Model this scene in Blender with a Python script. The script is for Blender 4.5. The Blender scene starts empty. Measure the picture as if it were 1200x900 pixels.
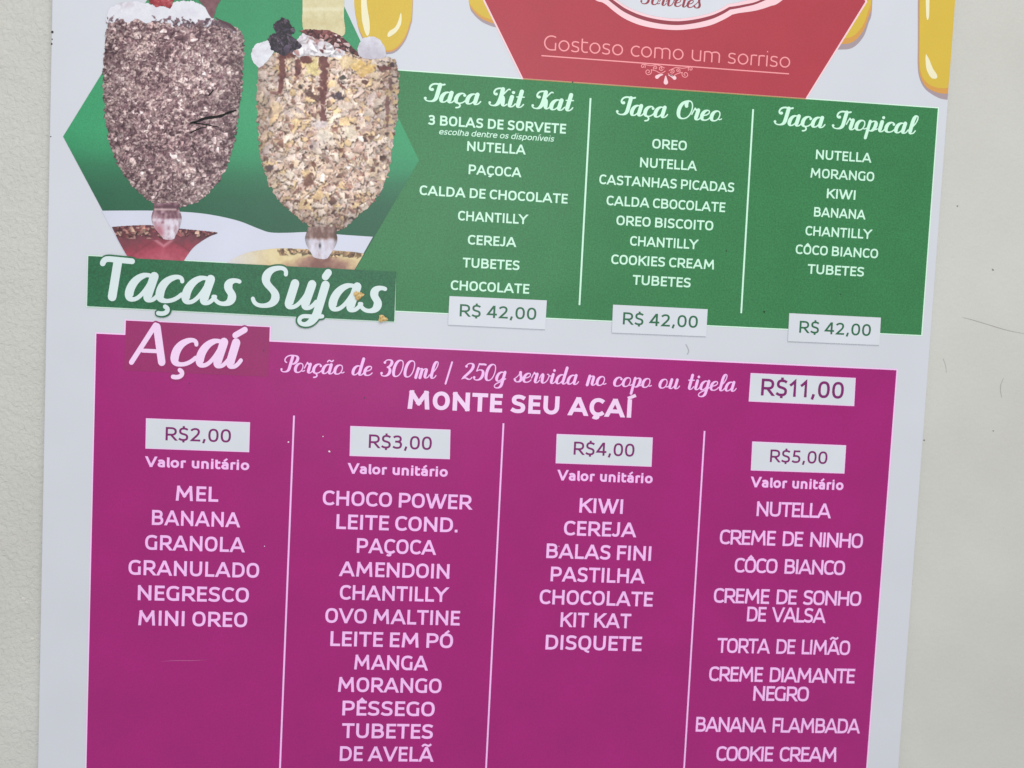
import bpy, math, random
import numpy as np
from mathutils import Vector, Matrix
from mathutils.geometry import delaunay_2d_cdt

random.seed(7)
rng = np.random.default_rng(7)
scene = bpy.context.scene
col = scene.collection

# ------------------------------------------------------------------ camera
# The board stands in the world XZ plane (front face at y = 0, wall behind it).
F_PX = 1200.0
DIST = 0.70
U = DIST / F_PX                                   # metres per photo pixel at the board's centre
v1 = np.array([12850.0, 550.0, F_PX]); v2 = np.array([-897.0, 18350.0, F_PX])
BX = v1 / np.linalg.norm(v1)
BD = v2 - BX * (v2 @ BX); BD /= np.linalg.norm(BD)
BN = np.cross(BX, BD)
C0 = np.array([0, 0, DIST])
cam_data = bpy.data.cameras.new('camera')
cam = bpy.data.objects.new('camera', cam_data)
col.objects.link(cam)
cam_data.sensor_width = 36.0
cam_data.lens = 36.0
cam_data.clip_start = 0.01
cam_data.clip_end = 50
cam_data.dof.use_dof = True
cam_data.dof.focus_distance = DIST * 0.985
cam_data.dof.aperture_fstop = 5.6
pos = Vector((-C0 @ BX, -C0 @ BN, C0 @ BD))
M = Matrix(((BX[0], -BX[1], -BX[2], pos.x),
            (BN[0], -BN[1], -BN[2], pos.y),
            (-BD[0], BD[1], BD[2], pos.z),
            (0, 0, 0, 1)))
cam.matrix_world = M
scene.camera = cam


def board(px, py):
    """where the sight line of a photo pixel meets the board's face: (x, z) in metres"""
    px = np.asarray(px, float); py = np.asarray(py, float)
    r = np.stack([px - 600, py - 450, np.full_like(px, F_PX)], -1)
    t = (C0 @ BN) / (r @ BN)
    q = r * t[..., None] - C0
    return q @ BX, -(q @ BD)


def B(px, py):
    x, z = board(px, py)
    return float(x), float(z)


# ------------------------------------------------------------------ light
world = bpy.data.worlds.new('World')
scene.world = world
world.use_nodes = True
bg = world.node_tree.nodes['Background']
bg.inputs['Color'].default_value = (0.965, 0.97, 0.985, 1)
bg.inputs['Strength'].default_value = 0.60
ld = bpy.data.lights.new('shop_front_light', 'AREA')
ld.shape = 'RECTANGLE'; ld.size = 1.5; ld.size_y = 0.8
ld.energy = 21.5
ld.color = (1.0, 0.985, 0.96)
lo = bpy.data.objects.new('shop_front_light', ld)
col.objects.link(lo)
lo.location = (0.3, -1.35, 1.7)
lo.rotation_euler = (Vector((0, 0, 0)) - lo.location).to_track_quat('-Z', 'Y').to_euler()
l2 = bpy.data.lights.new('haze_fill_light', 'AREA')  # added lamp, set near the mirror angle to lay a haze on the board
l2.shape = 'RECTANGLE'; l2.size = 0.7; l2.size_y = 0.5
l2.energy = 3.2
l2.color = (0.93, 0.96, 1.0)
lo2 = bpy.data.objects.new('haze_fill_light', l2)
col.objects.link(lo2)
lo2.location = (-0.12, -1.30, 0.28)
lo2.rotation_euler = (Vector((-0.05, 0, 0.1)) - lo2.location).to_track_quat('-Z', 'Y').to_euler()
scene.view_settings.view_transform = 'Standard'
scene.view_settings.look = 'None'
scene.view_settings.exposure = 0.0
scene.view_settings.gamma = 1.0
scene.render.engine = 'CYCLES'


# ------------------------------------------------------------------ materials
def lin(c):
    c = np.asarray(c, float) / 255.0
    return np.where(c <= 0.04045, c / 12.92, ((c + 0.055) / 1.055) ** 2.4)


GAIN = 1.025


def ink(c):
    v = np.clip(lin(c) * GAIN - 0.015, 0.004, 0.94)
    return (float(v[0]), float(v[1]), float(v[2]), 1)


def new_mat(name):
    m = bpy.data.materials.new(name)
    m.use_nodes = True
    nt = m.node_tree
    return m, nt, nt.nodes['Principled BSDF']


def grain_nodes(nt, src, amp, scale, amp2=0.04):
    """print grain: fine speckle plus a faint wide unevenness of the ink"""
    tc = nt.nodes.new('ShaderNodeTexCoord')
    n1 = nt.nodes.new('ShaderNodeTexNoise'); n1.inputs['Scale'].default_value = scale
    n1.inputs['Detail'].default_value = 1.5
    n2 = nt.nodes.new('ShaderNodeTexNoise'); n2.inputs['Scale'].default_value = 28
    n2.inputs['Detail'].default_value = 3
    nt.links.new(tc.outputs['Object'], n1.inputs['Vector'])
    nt.links.new(tc.outputs['Object'], n2.inputs['Vector'])
    m1 = nt.nodes.new('ShaderNodeMapRange')
    m1.inputs['From Min'].default_value = 0.25; m1.inputs['From Max'].default_value = 0.75
    m1.inputs['To Min'].default_value = 1 - amp; m1.inputs['To Max'].default_value = 1 + amp
    m2 = nt.nodes.new('ShaderNodeMapRange')
    m2.inputs['From Min'].default_value = 0.3; m2.inputs['From Max'].default_value = 0.7
    m2.inputs['To Min'].default_value = 1 - amp2; m2.inputs['To Max'].default_value = 1 + amp2
    nt.links.new(n1.outputs['Fac'], m1.inputs['Value'])
    nt.links.new(n2.outputs['Fac'], m2.inputs['Value'])
    mu = nt.nodes.new('ShaderNodeMath'); mu.operation = 'MULTIPLY'
    nt.links.new(m1.outputs['Result'], mu.inputs[0]); nt.links.new(m2.outputs['Result'], mu.inputs[1])
    vm = nt.nodes.new('ShaderNodeVectorMath'); vm.operation = 'SCALE'
    if isinstance(src, tuple):
        vm.inputs[0].default_value = src[:3]
    else:
        nt.links.new(src, vm.inputs[0])
    nt.links.new(mu.outputs[0], vm.inputs['Scale'])
    return vm.outputs['Vector']


def sheet_finish(nt, p):
    """satin laminate: slight waviness so that the sheen is not dead even"""
    p.inputs['Roughness'].default_value = 0.36
    p.inputs['Specular IOR Level'].default_value = 0.5
    tc = nt.nodes.new('ShaderNodeTexCoord')
    n = nt.nodes.new('ShaderNodeTexNoise'); n.inputs['Scale'].default_value = 9
    n.inputs['Detail'].default_value = 2
    nt.links.new(tc.outputs['Object'], n.inputs['Vector'])
    b = nt.nodes.new('ShaderNodeBump'); b.inputs['Strength'].default_value = 0.35
    b.inputs['Distance'].default_value = 0.006
    nt.links.new(n.outputs['Fac'], b.inputs['Height'])
    nt.links.new(b.outputs['Normal'], p.inputs['Normal'])


def print_mat(name, c, amp=0.05, scale=1500, amp2=0.03):
    m, nt, p = new_mat(name)
    sheet_finish(nt, p)
    out = grain_nodes(nt, ink(c), amp, scale, amp2)
    nt.links.new(out, p.inputs['Base Color'])
    return m


def ramp_mat(name, stops, z0, z1, amp=0.05):
    """printed vertical gradient of ink colours between heights z0 and z1 of the board"""
    m, nt, p = new_mat(name)
    sheet_finish(nt, p)
    tc = nt.nodes.new('ShaderNodeTexCoord'); sp = nt.nodes.new('ShaderNodeSeparateXYZ')
    nt.links.new(tc.outputs['Object'], sp.inputs[0])
    mr = nt.nodes.new('ShaderNodeMapRange')
    mr.inputs['From Min'].default_value = z0; mr.inputs['From Max'].default_value = z1
    nt.links.new(sp.outputs['Z'], mr.inputs['Value'])
    cr = nt.nodes.new('ShaderNodeValToRGB')
    cr.color_ramp.interpolation = 'B_SPLINE'
    el = cr.color_ramp.elements
    while len(el) > 1:
        el.remove(el[-1])
    el[0].position = stops[0][0]; el[0].color = ink(stops[0][1])
    for t, c in stops[1:]:
        e = el.new(t); e.color = ink(c)
    nt.links.new(mr.outputs['Result'], cr.inputs['Fac'])
    out = grain_nodes(nt, cr.outputs['Color'], amp, 1500)
    nt.links.new(out, p.inputs['Base Color'])
    return m


MAT = {
    'sheet': print_mat('white_print_sheet', (210, 213, 220), 0.006, 1300, 0.012),
    'green': print_mat('green_print', (60, 127, 79), 0.24, 950, 0.05),
    'green_dark': print_mat('dark_green_print', (46, 106, 72), 0.3, 950, 0.05),
    'magenta': print_mat('magenta_print', (163, 30, 118), 0.10, 950, 0.05),
    'magenta_tag': print_mat('plum_print', (154, 48, 106), 0.1, 950, 0.05),
    'red': print_mat('red_print', (177, 66, 78), 0.07, 950, 0.04),
    'green_ink': print_mat('mint_lettering', (208, 250, 224), 0.03),
    'green_edge': print_mat('mint_border', (216, 246, 226), 0.02),
    'pink_ink': print_mat('pale_pink_lettering', (255, 194, 246), 0.03),
    'pink_big': print_mat('pale_lilac_lettering', (244, 212, 244), 0.03),
    'pink_edge': print_mat('pale_pink_border', (255, 206, 246), 0.02),
    'title': print_mat('off_white_lettering', (216, 230, 230), 0.02),
    'box': print_mat('pale_grey_label', (216, 220, 227), 0.01),
    'price_green': print_mat('dark_green_lettering', (52, 108, 76), 0.05),
    'price_plum': print_mat('dark_plum_lettering', (128, 40, 108), 0.05),
    'slogan': print_mat('light_pink_lettering', (248, 160, 165), 0.03),
    'petal': print_mat('pale_rose_print', (250, 208, 214), 0.02),
    'maroon': print_mat('maroon_print', (150, 66, 78), 0.05),
    'emblem': print_mat('emblem_white', (214, 217, 224), 0.01),
    'honey': print_mat('honey_yellow_print', (214, 184, 74), 0.05),
    'honey_dark': print_mat('honey_orange_print', (214, 158, 84), 0.06),
    'honey_shade': print_mat('grey_lilac_print', (168, 152, 158), 0.05),
    'honey_light': print_mat('pale_yellow_print', (238, 232, 196), 0.02),
    'orange_line': print_mat('orange_line_print', (176, 146, 92), 0.1),
    'table': print_mat('tabletop_print', (210, 213, 228), 0.02),
}


def wall_mat():
    m, nt, p = new_mat('painted_wall')
    p.inputs['Roughness'].default_value = 0.62
    p.inputs['Specular IOR Level'].default_value = 0.35
    tc = nt.nodes.new('ShaderNodeTexCoord')
    n0 = nt.nodes.new('ShaderNodeTexNoise'); n0.inputs['Scale'].default_value = 6; n0.inputs['Detail'].default_value = 6
    nt.links.new(tc.outputs['Object'], n0.inputs['Vector'])
    cr = nt.nodes.new('ShaderNodeValToRGB')
    e = cr.color_ramp.elements
    e[0].position = 0.3; e[0].color = ink((199, 198, 191)); e[1].position = 0.7; e[1].color = ink((207, 207, 201))
    nt.links.new(n0.outputs['Fac'], cr.inputs['Fac'])
    out = grain_nodes(nt, cr.outputs['Color'], 0.02, 900, 0.015)
    nt.links.new(out, p.inputs['Base Color'])
    # roller stipple: clearly rougher to the left of the board than to the right
    sp = nt.nodes.new('ShaderNodeSeparateXYZ'); nt.links.new(tc.outputs['Object'], sp.inputs[0])
    st = nt.nodes.new('ShaderNodeMapRange')
    st.inputs['From Min'].default_value = -0.25; st.inputs['From Max'].default_value = 0.2
    st.inputs['To Min'].default_value = 1.0; st.inputs['To Max'].default_value = 0.2
    nt.links.new(sp.outputs['X'], st.inputs['Value'])
    n1 = nt.nodes.new('ShaderNodeTexNoise'); n1.inputs['Scale'].default_value = 300
    n1.inputs['Detail'].default_value = 4; n1.inputs['Roughness'].default_value = 0.55
    n1.inputs['Distortion'].default_value = 0.6
    nt.links.new(tc.outputs['Object'], n1.inputs['Vector'])
    n2 = nt.nodes.new('ShaderNodeTexNoise'); n2.inputs['Scale'].default_value = 45; n2.inputs['Detail'].default_value = 2
    nt.links.new(tc.outputs['Object'], n2.inputs['Vector'])
    ad = nt.nodes.new('ShaderNodeMath'); ad.operation = 'MULTIPLY_ADD'
    ad.inputs[1].default_value = 1.0
    nt.links.new(n2.outputs['Fac'], ad.inputs[0]); nt.links.new(n1.outputs['Fac'], ad.inputs[2])
    mu = nt.nodes.new('ShaderNodeMath'); mu.operation = 'MULTIPLY'
    nt.links.new(ad.outputs[0], mu.inputs[0]); nt.links.new(st.outputs['Result'], mu.inputs[1])
    b = nt.nodes.new('ShaderNodeBump'); b.inputs['Strength'].default_value = 0.75; b.inputs['Distance'].default_value = 0.0016
    nt.links.new(mu.outputs[0], b.inputs['Height'])
    nt.links.new(b.outputs['Normal'], p.inputs['Normal'])
    return m


def plain_mat(name, c, rough=0.5):
    m, nt, p = new_mat(name)
    p.inputs['Roughness'].default_value = rough
    out = grain_nodes(nt, ink(c), 0.12, 2500, 0.05)
    nt.links.new(out, p.inputs['Base Color'])
    return m


# ------------------------------------------------------------------ objects
def link(name, me, parent=None, mat=None, loc=None):
    o = bpy.data.objects.new(name, me)
    col.objects.link(o)
    if parent is not None:
        o.parent = parent
    if mat is not None:
        me.materials.append(mat)
    if loc is not None:
        o.location = loc
    return o


def thing(name, label, cat, loc=(0, 0, 0), group=None):
    o = link(name, None, loc=loc)
    o['label'] = label; o['category'] = cat
    if group:
        o['group'] = group
    return o


LAYER = 2.5e-5                                      # ink and film layers stand a hair proud of each other


def union(tris):
    """union of overlapping 2-D triangles -> one clean flat mesh (verts, faces)"""
    vs, fs, key = [], [], {}
    for t in tris:
        idx = []
        for p in t:
            k = (round(p[0], 6), round(p[1], 6))
            if k not in key:
                key[k] = len(vs); vs.append(Vector(k))
            idx.append(key[k])
        if len(set(idx)) == 3:
            a, b, c = (vs[i] for i in idx)
            ar = (b - a).cross(c - a)
            if abs(ar) < 1e-9:
                continue
            if ar < 0:
                idx.reverse()
            fs.append(idx)
    if not fs:
        return [], []
    def area(vv, ff):
        return sum(abs((vv[f[1]] - vv[f[0]]).cross(vv[f[2]] - vv[f[0]]))/2 for f in ff)
    total = area(vs, fs)
    big = max(v.x for v in vs) - min(v.x for v in vs)
    for attempt in range(6):
        ov, oe, of, _, _, src = delaunay_2d_cdt(vs, [], fs, 0, 1e-7, True)
        out = [f for f, s in zip(of, src) if len(s) > 0]
        if area(ov, out) <= total*1.002:
            break
        print('union retry', attempt, len(fs))
        vs = [v + Vector((random.uniform(-1, 1), random.uniform(-1, 1)))*big*2e-6 for v in vs]
    return [tuple(v) for v in ov], [tuple(f) for f in out]


def flat_mesh(name, verts2, faces, level):
    """verts2: board (x, z) metres"""
    me = bpy.data.meshes.new(name)
    y = -level * LAYER
    fs = []
    for f in faces:
        a, b, c = (verts2[i] for i in f[:3])
        s = (b[0] - a[0]) * (c[1] - a[1]) - (b[1] - a[1]) * (c[0] - a[0])
        fs.append(tuple(f) if s > 0 else tuple(reversed(f)))      # face the viewer (-Y)
    me.from_pydata([(v[0], y, v[1]) for v in verts2], [], fs)
    me.update()
    return me


def sample(path_pts, n=8):
    return path_pts


def bez(p0, p1, p2, p3, n):
    out = []
    for i in range(1, n + 1):
        t = i / n; s = 1 - t
        out.append((s**3*p0[0] + 3*s*s*t*p1[0] + 3*s*t*t*p2[0] + t**3*p3[0],
                    s**3*p0[1] + 3*s*s*t*p1[1] + 3*s*t*t*p2[1] + t**3*p3[1]))
    return out


def parse(d, K=0.6, n=9):
    """-> list of (flag, points).  H: quarter curve that starts level, V: starts upright"""
    res = []
    for part in d.split(';'):
        tk = part.split()
        if not tk:
            continue
        flag = ''
        if tk[0][0] in '!DTKEO':
            flag = tk.pop(0)
        i = 0; pts = []
        while i < len(tk):
            c = tk[i]; i += 1
            g = lambda k: [float(v) for v in tk[i:i + k]]
            if c in 'ML':
                pts.append(tuple(g(2))); i += 2
            elif c == 'C':
                v = g(6); i += 6
                pts += bez(pts[-1], v[0:2], v[2:4], v[4:6], n)
            elif c == 'H':
                x, y = g(2); i += 2; a = pts[-1]
                pts += bez(a, (a[0] + K*(x - a[0]), a[1]), (x, y - K*(y - a[1])), (x, y), n)
            elif c == 'V':
                x, y = g(2); i += 2; a = pts[-1]
                pts += bez(a, (a[0], a[1] + K*(y - a[1])), (x - K*(x - a[0]), y), (x, y), n)
        res.append((flag, pts))
    return res


def ribbon(pts, widths, e0=0.0, e1=0.0, rnd=False):
    """thick line as triangles, mitred joins; e0 / e1 lengthen the ends; rnd rounds them"""
    P = [pts[0]]; Wd = [widths[0]]
    for p, w in zip(pts[1:], widths[1:]):
        if math.hypot(p[0] - P[-1][0], p[1] - P[-1][1]) > 1e-5:
            P.append(p); Wd.append(w)
    if len(P) < 2:
        return []
    P = np.array(P)
    d = np.diff(P, axis=0); d /= np.linalg.norm(d, axis=1)[:, None]
    P[0] -= d[0] * e0; P[-1] += d[-1] * e1
    L = []; R = []
    closed = np.linalg.norm(P[0] - P[-1]) < 1e-4 and e0 == 0
    for i in range(len(P)):
        if i == 0:
            a = d[-1] if closed else d[0]; b = d[0]
        elif i == len(P) - 1:
            a = d[-1]; b = d[0] if closed else d[-1]
        else:
            a, b = d[i - 1], d[i]
        na = np.array([-a[1], a[0]]); nb = np.array([-b[1], b[0]])
        m = na + nb; l = np.linalg.norm(m)
        if l < 0.3:
            m = nb; s = 1
        else:
            m = m / l; s = min(1 / max(m @ na, 0.2), 2.2)
        h = Wd[i] / 2 * s
        L.append(tuple(P[i] + m * h)); R.append(tuple(P[i] - m * h))
    T = []
    for i in range(len(P) - 1):
        T.append((L[i], R[i], R[i + 1])); T.append((L[i], R[i + 1], L[i + 1]))
    if rnd:
        for i, w in ((0, Wd[0]), (-1, Wd[-1])):
            T += disc(P[i][0], P[i][1], w / 2, 12)
    return T


def disc(x, y, r, n=14):
    q = [(x + r*math.cos(2*math.pi*k/n), y + r*math.sin(2*math.pi*k/n)) for k in range(n)]
    return [(q[0], q[k], q[k + 1]) for k in range(1, n - 1)]


def clip_y(T, lo, hi):
    out = []
    for t in T:
        poly = list(t)
        for lim, sg in ((lo, 1), (hi, -1)):
            q = []
            for i in range(len(poly)):
                a, b = poly[i], poly[(i + 1) % len(poly)]
                ia = (a[1] - lim) * sg >= 0; ib = (b[1] - lim) * sg >= 0
                if ia:
                    q.append(a)
                if ia != ib:
                    s = (lim - a[1]) / (b[1] - a[1])
                    q.append((a[0] + s*(b[0] - a[0]), lim))
            poly = q
        for k in range(1, len(poly) - 1):
            out.append((poly[0], poly[k], poly[k + 1]))
    return out


# ---- sans lettering: name: (ink width, left bearing, right bearing, height, strokes)
OV = 'M .5 1 H 1 .5 V .5 0 H 0 .5 V .5 1'
C_ = 'M .97 .93 C .86 .98 .76 1 .62 1 H 0 .5 V .62 0 C .76 0 .88 .02 .98 .07'
S_ = 'M .92 .94 C .8 .98 .68 1 .52 1 C .2 1 .04 .92 .04 .76 C .04 .6 .18 .56 .5 .51 C .84 .46 .98 .41 .98 .24 C .98 .07 .8 0 .48 0 C .3 0 .14 .02 .01 .07'
A_ = 'D M .04 0 L .46 1 ; D M .96 0 L .54 1 ; M .22 .26 L .78 .26'
E_ = 'M 1 1 L 0 1 L 0 0 L 1 0 ; M 0 .52 L .9 .52'
CED = '! M .5 -.06 C .62 -.12 .66 -.17 .6 -.21 C .52 -.26 .4 -.25 .3 -.22'
SANS = {
 'A': (.98, .0, .0, 1, A_), 'Ã': (.98, 0, 0, 1, A_ + ' ; ! M .2 1.2 C .32 1.34 .42 1.28 .5 1.24 C .58 1.2 .68 1.16 .8 1.28'),
 'B': (.74, .09, .05, 1, 'M 0 0 L 0 1 L .46 1 H .9 .77 V .46 .53 L 0 .53 ; M .46 .53 H 1 .27 V .46 0 L 0 0'),
 'C': (.71, .05, .03, 1, C_), 'Ç': (.71, .05, .03, 1, C_ + ' ; ' + CED),
 'D': (.77, .09, .05, 1, 'M .3 0 L 0 0 L 0 1 L .36 1 H 1 .5 V .36 0 L .2 0'),
 'E': (.58, .09, .04, 1, E_), 'Ê': (.58, .09, .04, 1, E_ + ' ; ! M .22 1.1 L .5 1.26 L .78 1.1'),
 'F': (.60, .09, .02, 1, 'M 1 1 L 0 1 L 0 0 ; M 0 .5 L .9 .5'),
 'G': (.76, .05, .07, 1, 'M .95 .94 C .84 .98 .74 1 .6 1 H 0 .5 V .6 0 L 1 0.02 L 1 .48'),
 'H': (.78, .09, .09, 1, 'M 0 0 L 0 1 ; M 1 0 L 1 1 ; M 0 .52 L 1 .52'),
 'I': (0, .10, .10, 1, 'M 0 0 L 0 1'), 'Í': (0, .10, .10, 1, 'M 0 0 L 0 1 ; ! M -.02 1.24 L .2 1.38'),
 'J': (.48, .02, .08, 1, 'M 1 1 L 1 .35 V .4 0 C .25 0 .1 .01 0 .05'),
 'K': (.78, .09, .0, 1, 'M 0 0 L 0 1 ; D M .92 1 L .2 .52 ; D M .96 0 L .42 .5'),
 'L': (.58, .09, .02, 1, 'M 0 1 L 0 0 L 1 0'),
 'M': (1.04, .08, .08, 1, 'D M .02 0 L .09 1 ; D M .98 0 L .91 1 ; M .1 .98 L .5 .28 ; M .9 .98 L .5 .28'),
 'N': (.80, .09, .09, 1, 'M 0 0 L 0 1 ; M 1 0 L 1 1 ; M .02 .98 L .98 .02'),
 'O': (.80, .05, .05, 1, OV), 'Ô': (.80, .05, .05, 1, OV + ' ; ! M .3 1.1 L .5 1.25 L .7 1.1'),
 'Ó': (.80, .05, .05, 1, OV + ' ; ! M .42 1.12 L .64 1.27'),
 'P': (.72, .09, .03, 1, 'M 0 0 L 0 1 L .45 1 H 1 .7 V .45 .4 L 0 .4'),
 'Q': (.80, .05, .05, 1, OV + ' ; ! M .5 0 C .56 -.12 .68 -.2 .86 -.22'),
 'R': (.76, .09, .02, 1, 'M 0 0 L 0 1 L .45 1 H .95 .7 V .45 .42 L 0 .42 ; D M .6 .3 L .95 0'),
 'S': (.68, .05, .05, 1, S_),
 'T': (.74, .02, .02, 1, 'M 0 1 L 1 1 ; M .5 1 L .5 0'),
 'U': (.76, .09, .09, 1, 'M 0 1 L 0 .4 V .5 0 H 1 .4 L 1 1'),
 'V': (.94, .0, .0, 1, 'D M .03 1 L .47 0 ; D M .97 1 L .53 0'),
 'W': (1.32, .0, .0, 1, 'D M .02 1 L .24 0 ; D M .5 1 L .28 0 ; D M .5 1 L .72 0 ; D M .98 1 L .76 0'),
 'Y': (.90, -.02, -.02, 1, 'D M .02 1 L .44 .58 ; D M .98 1 L .56 .58 ; M .5 .48 L .5 0'),
 '0': (.68, .06, .06, 1, OV), '1': (.38, .05, .18, 1, 'M 0 .74 C .4 .82 .7 .92 .98 1 L 1 0'),
 '2': (.64, .07, .06, 1, 'M 0 .9 C .14 .97 .28 1 .45 1 C .78 1 .92 .9 .92 .74 C .92 .5 .4 .28 .02 0 L 1 0'),
 '3': (.62, .06, .07, 1, 'M .04 .94 C .18 .99 .3 1 .45 1 C .78 1 .93 .92 .93 .77 C .93 .62 .8 .54 .3 .54 ; M .3 .54 C .8 .54 1 .46 1 .28 C 1 .08 .8 0 .42 0 C .26 0 .12 .02 0 .06'),
 '4': (.72, .04, .05, 1, 'M .78 0 L .78 1 L .68 1 L 0 .25 L 1 .25'),
 '5': (.62, .07, .07, 1, 'M .92 1 L .18 1 L .12 .56 C .7 .6 1 .5 1 .28 C 1 .08 .8 0 .42 0 C .26 0 .12 .02 0 .06'),
 ',': (.26, .03, .07, 1, 'M .75 .06 L .3 -.14'), '.': (0, .07, .12, 1, 'M 0 0 L 0 .02'),
 '$': (.64, .06, .06, 1, S_ + ' ; M .5 1 L .5 1.13 ; M .5 0 L .5 -.13'),
 ' ': (.16, .06, .06, 1, ''),
 'a': (.58, .05, .07, .74, 'M .12 .95 C .25 1 .38 1 .5 1 H 1 .62 L 1 .03 C .8 0 .65 0 .48 0 H 0 .28 V .48 .57 L 1 .57'),
 'á': (.58, .05, .07, .74, 'M .12 .95 C .25 1 .38 1 .5 1 H 1 .62 L 1 .03 C .8 0 .65 0 .48 0 H 0 .28 V .48 .57 L 1 .57 ; ! M .42 1.38 L .78 1.6'),
 'l': (.24, .08, .0, .74, 'M 0 1.4 L 0 .3 V 1 0'), 'o': (.68, .05, .05, .74, OV),
 'r': (.40, .08, .0, .74, 'M 0 0 L 0 .93 C .3 1 .65 1 1 .98'),
 'u': (.60, .08, .08, .74, 'M 0 1 L 0 .38 V .55 0 C .72 0 .86 .01 1 .04 L 1 1'),
 'n': (.60, .08, .08, .74, 'M 0 0 L 0 .95 C .15 .99 .3 1 .45 1 H 1 .6 L 1 0'),
 'm': (1.02, .08, .08, .74, 'M 0 0 L 0 .95 C .1 .99 .2 1 .26 1 H .5 .65 L .5 0 ; M .5 .9 C .58 .98 .68 1 .76 1 H 1 .65 L 1 0'),
 'i': (0, .09, .09, .74, 'M 0 0 L 0 1 ; ! M 0 1.44 L 0 1.46'), 'í': (0, .09, .09, .74, 'M 0 0 L 0 1 ; ! M -.02 1.42 L .25 1.6'),
 't': (.42, .05, .02, .74, 'M 0 1.3 L 0 .35 V .62 0 L 1 .03 ; M 0 1 L .95 1'),
 's': (.50, .05, .05, .74, S_), 'c': (.56, .05, .02, .74, C_),
 'e': (.64, .05, .04, .74, 'M 0 .5 L 1 .5 V .52 1 H 0 .5 V .58 0 C .7 0 .82 .02 .94 .06'),
 'h': (.60, .08, .08, .74, 'M 0 0 L 0 1.42 ; M 0 .95 C .15 .99 .3 1 .45 1 H 1 .6 L 1 0'),
 'd': (.64, .05, .08, .74, 'M 1 1.42 L 1 .04 C .85 0 .7 0 .55 0 H 0 .5 V .55 1 L 1 .98'),
 'p': (.64, .08, .05, .74, 'M 0 -.38 L 0 .96 C .15 1 .3 1 .45 1 H 1 .5 V .45 0 L 0 .02'),
 'v': (.62, .0, .0, .74, 'D M .04 1 L .46 0 ; D M .96 1 L .54 0'),
}
_cache = {}


def sans_glyph(ch, w, K):
    k = (ch, w, K)
    if k in _cache:
        return _cache[k]
    W, lb, rb, H, d = SANS[ch]
    W = max(W, w)
    sy = lambda y: w/2 + y*(H - w)
    T = []
    for flag, pts in parse(d, K):
        q = [(w/2 + x*(W - w) if '!' not in flag or W > w + 1e-6 else w/2 + x*H, sy(y)) for x, y in pts]
        if flag == 'D':
            T += clip_y(ribbon(q, [w]*len(q), w*1.1, w*1.1), 0, H)
        else:
            cl = len(q) > 2 and math.dist(q[0], q[-1]) < 1e-4
            ww = w*.82 if flag == '!' else w                 # accents and cedillas are cut a little lighter
            T += ribbon(q, [ww]*len(q), 0 if cl else ww/2, 0 if cl else ww/2)
    v, f = union(T)
    _cache[k] = (v, f, lb, W, rb)
    return _cache[k]


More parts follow.
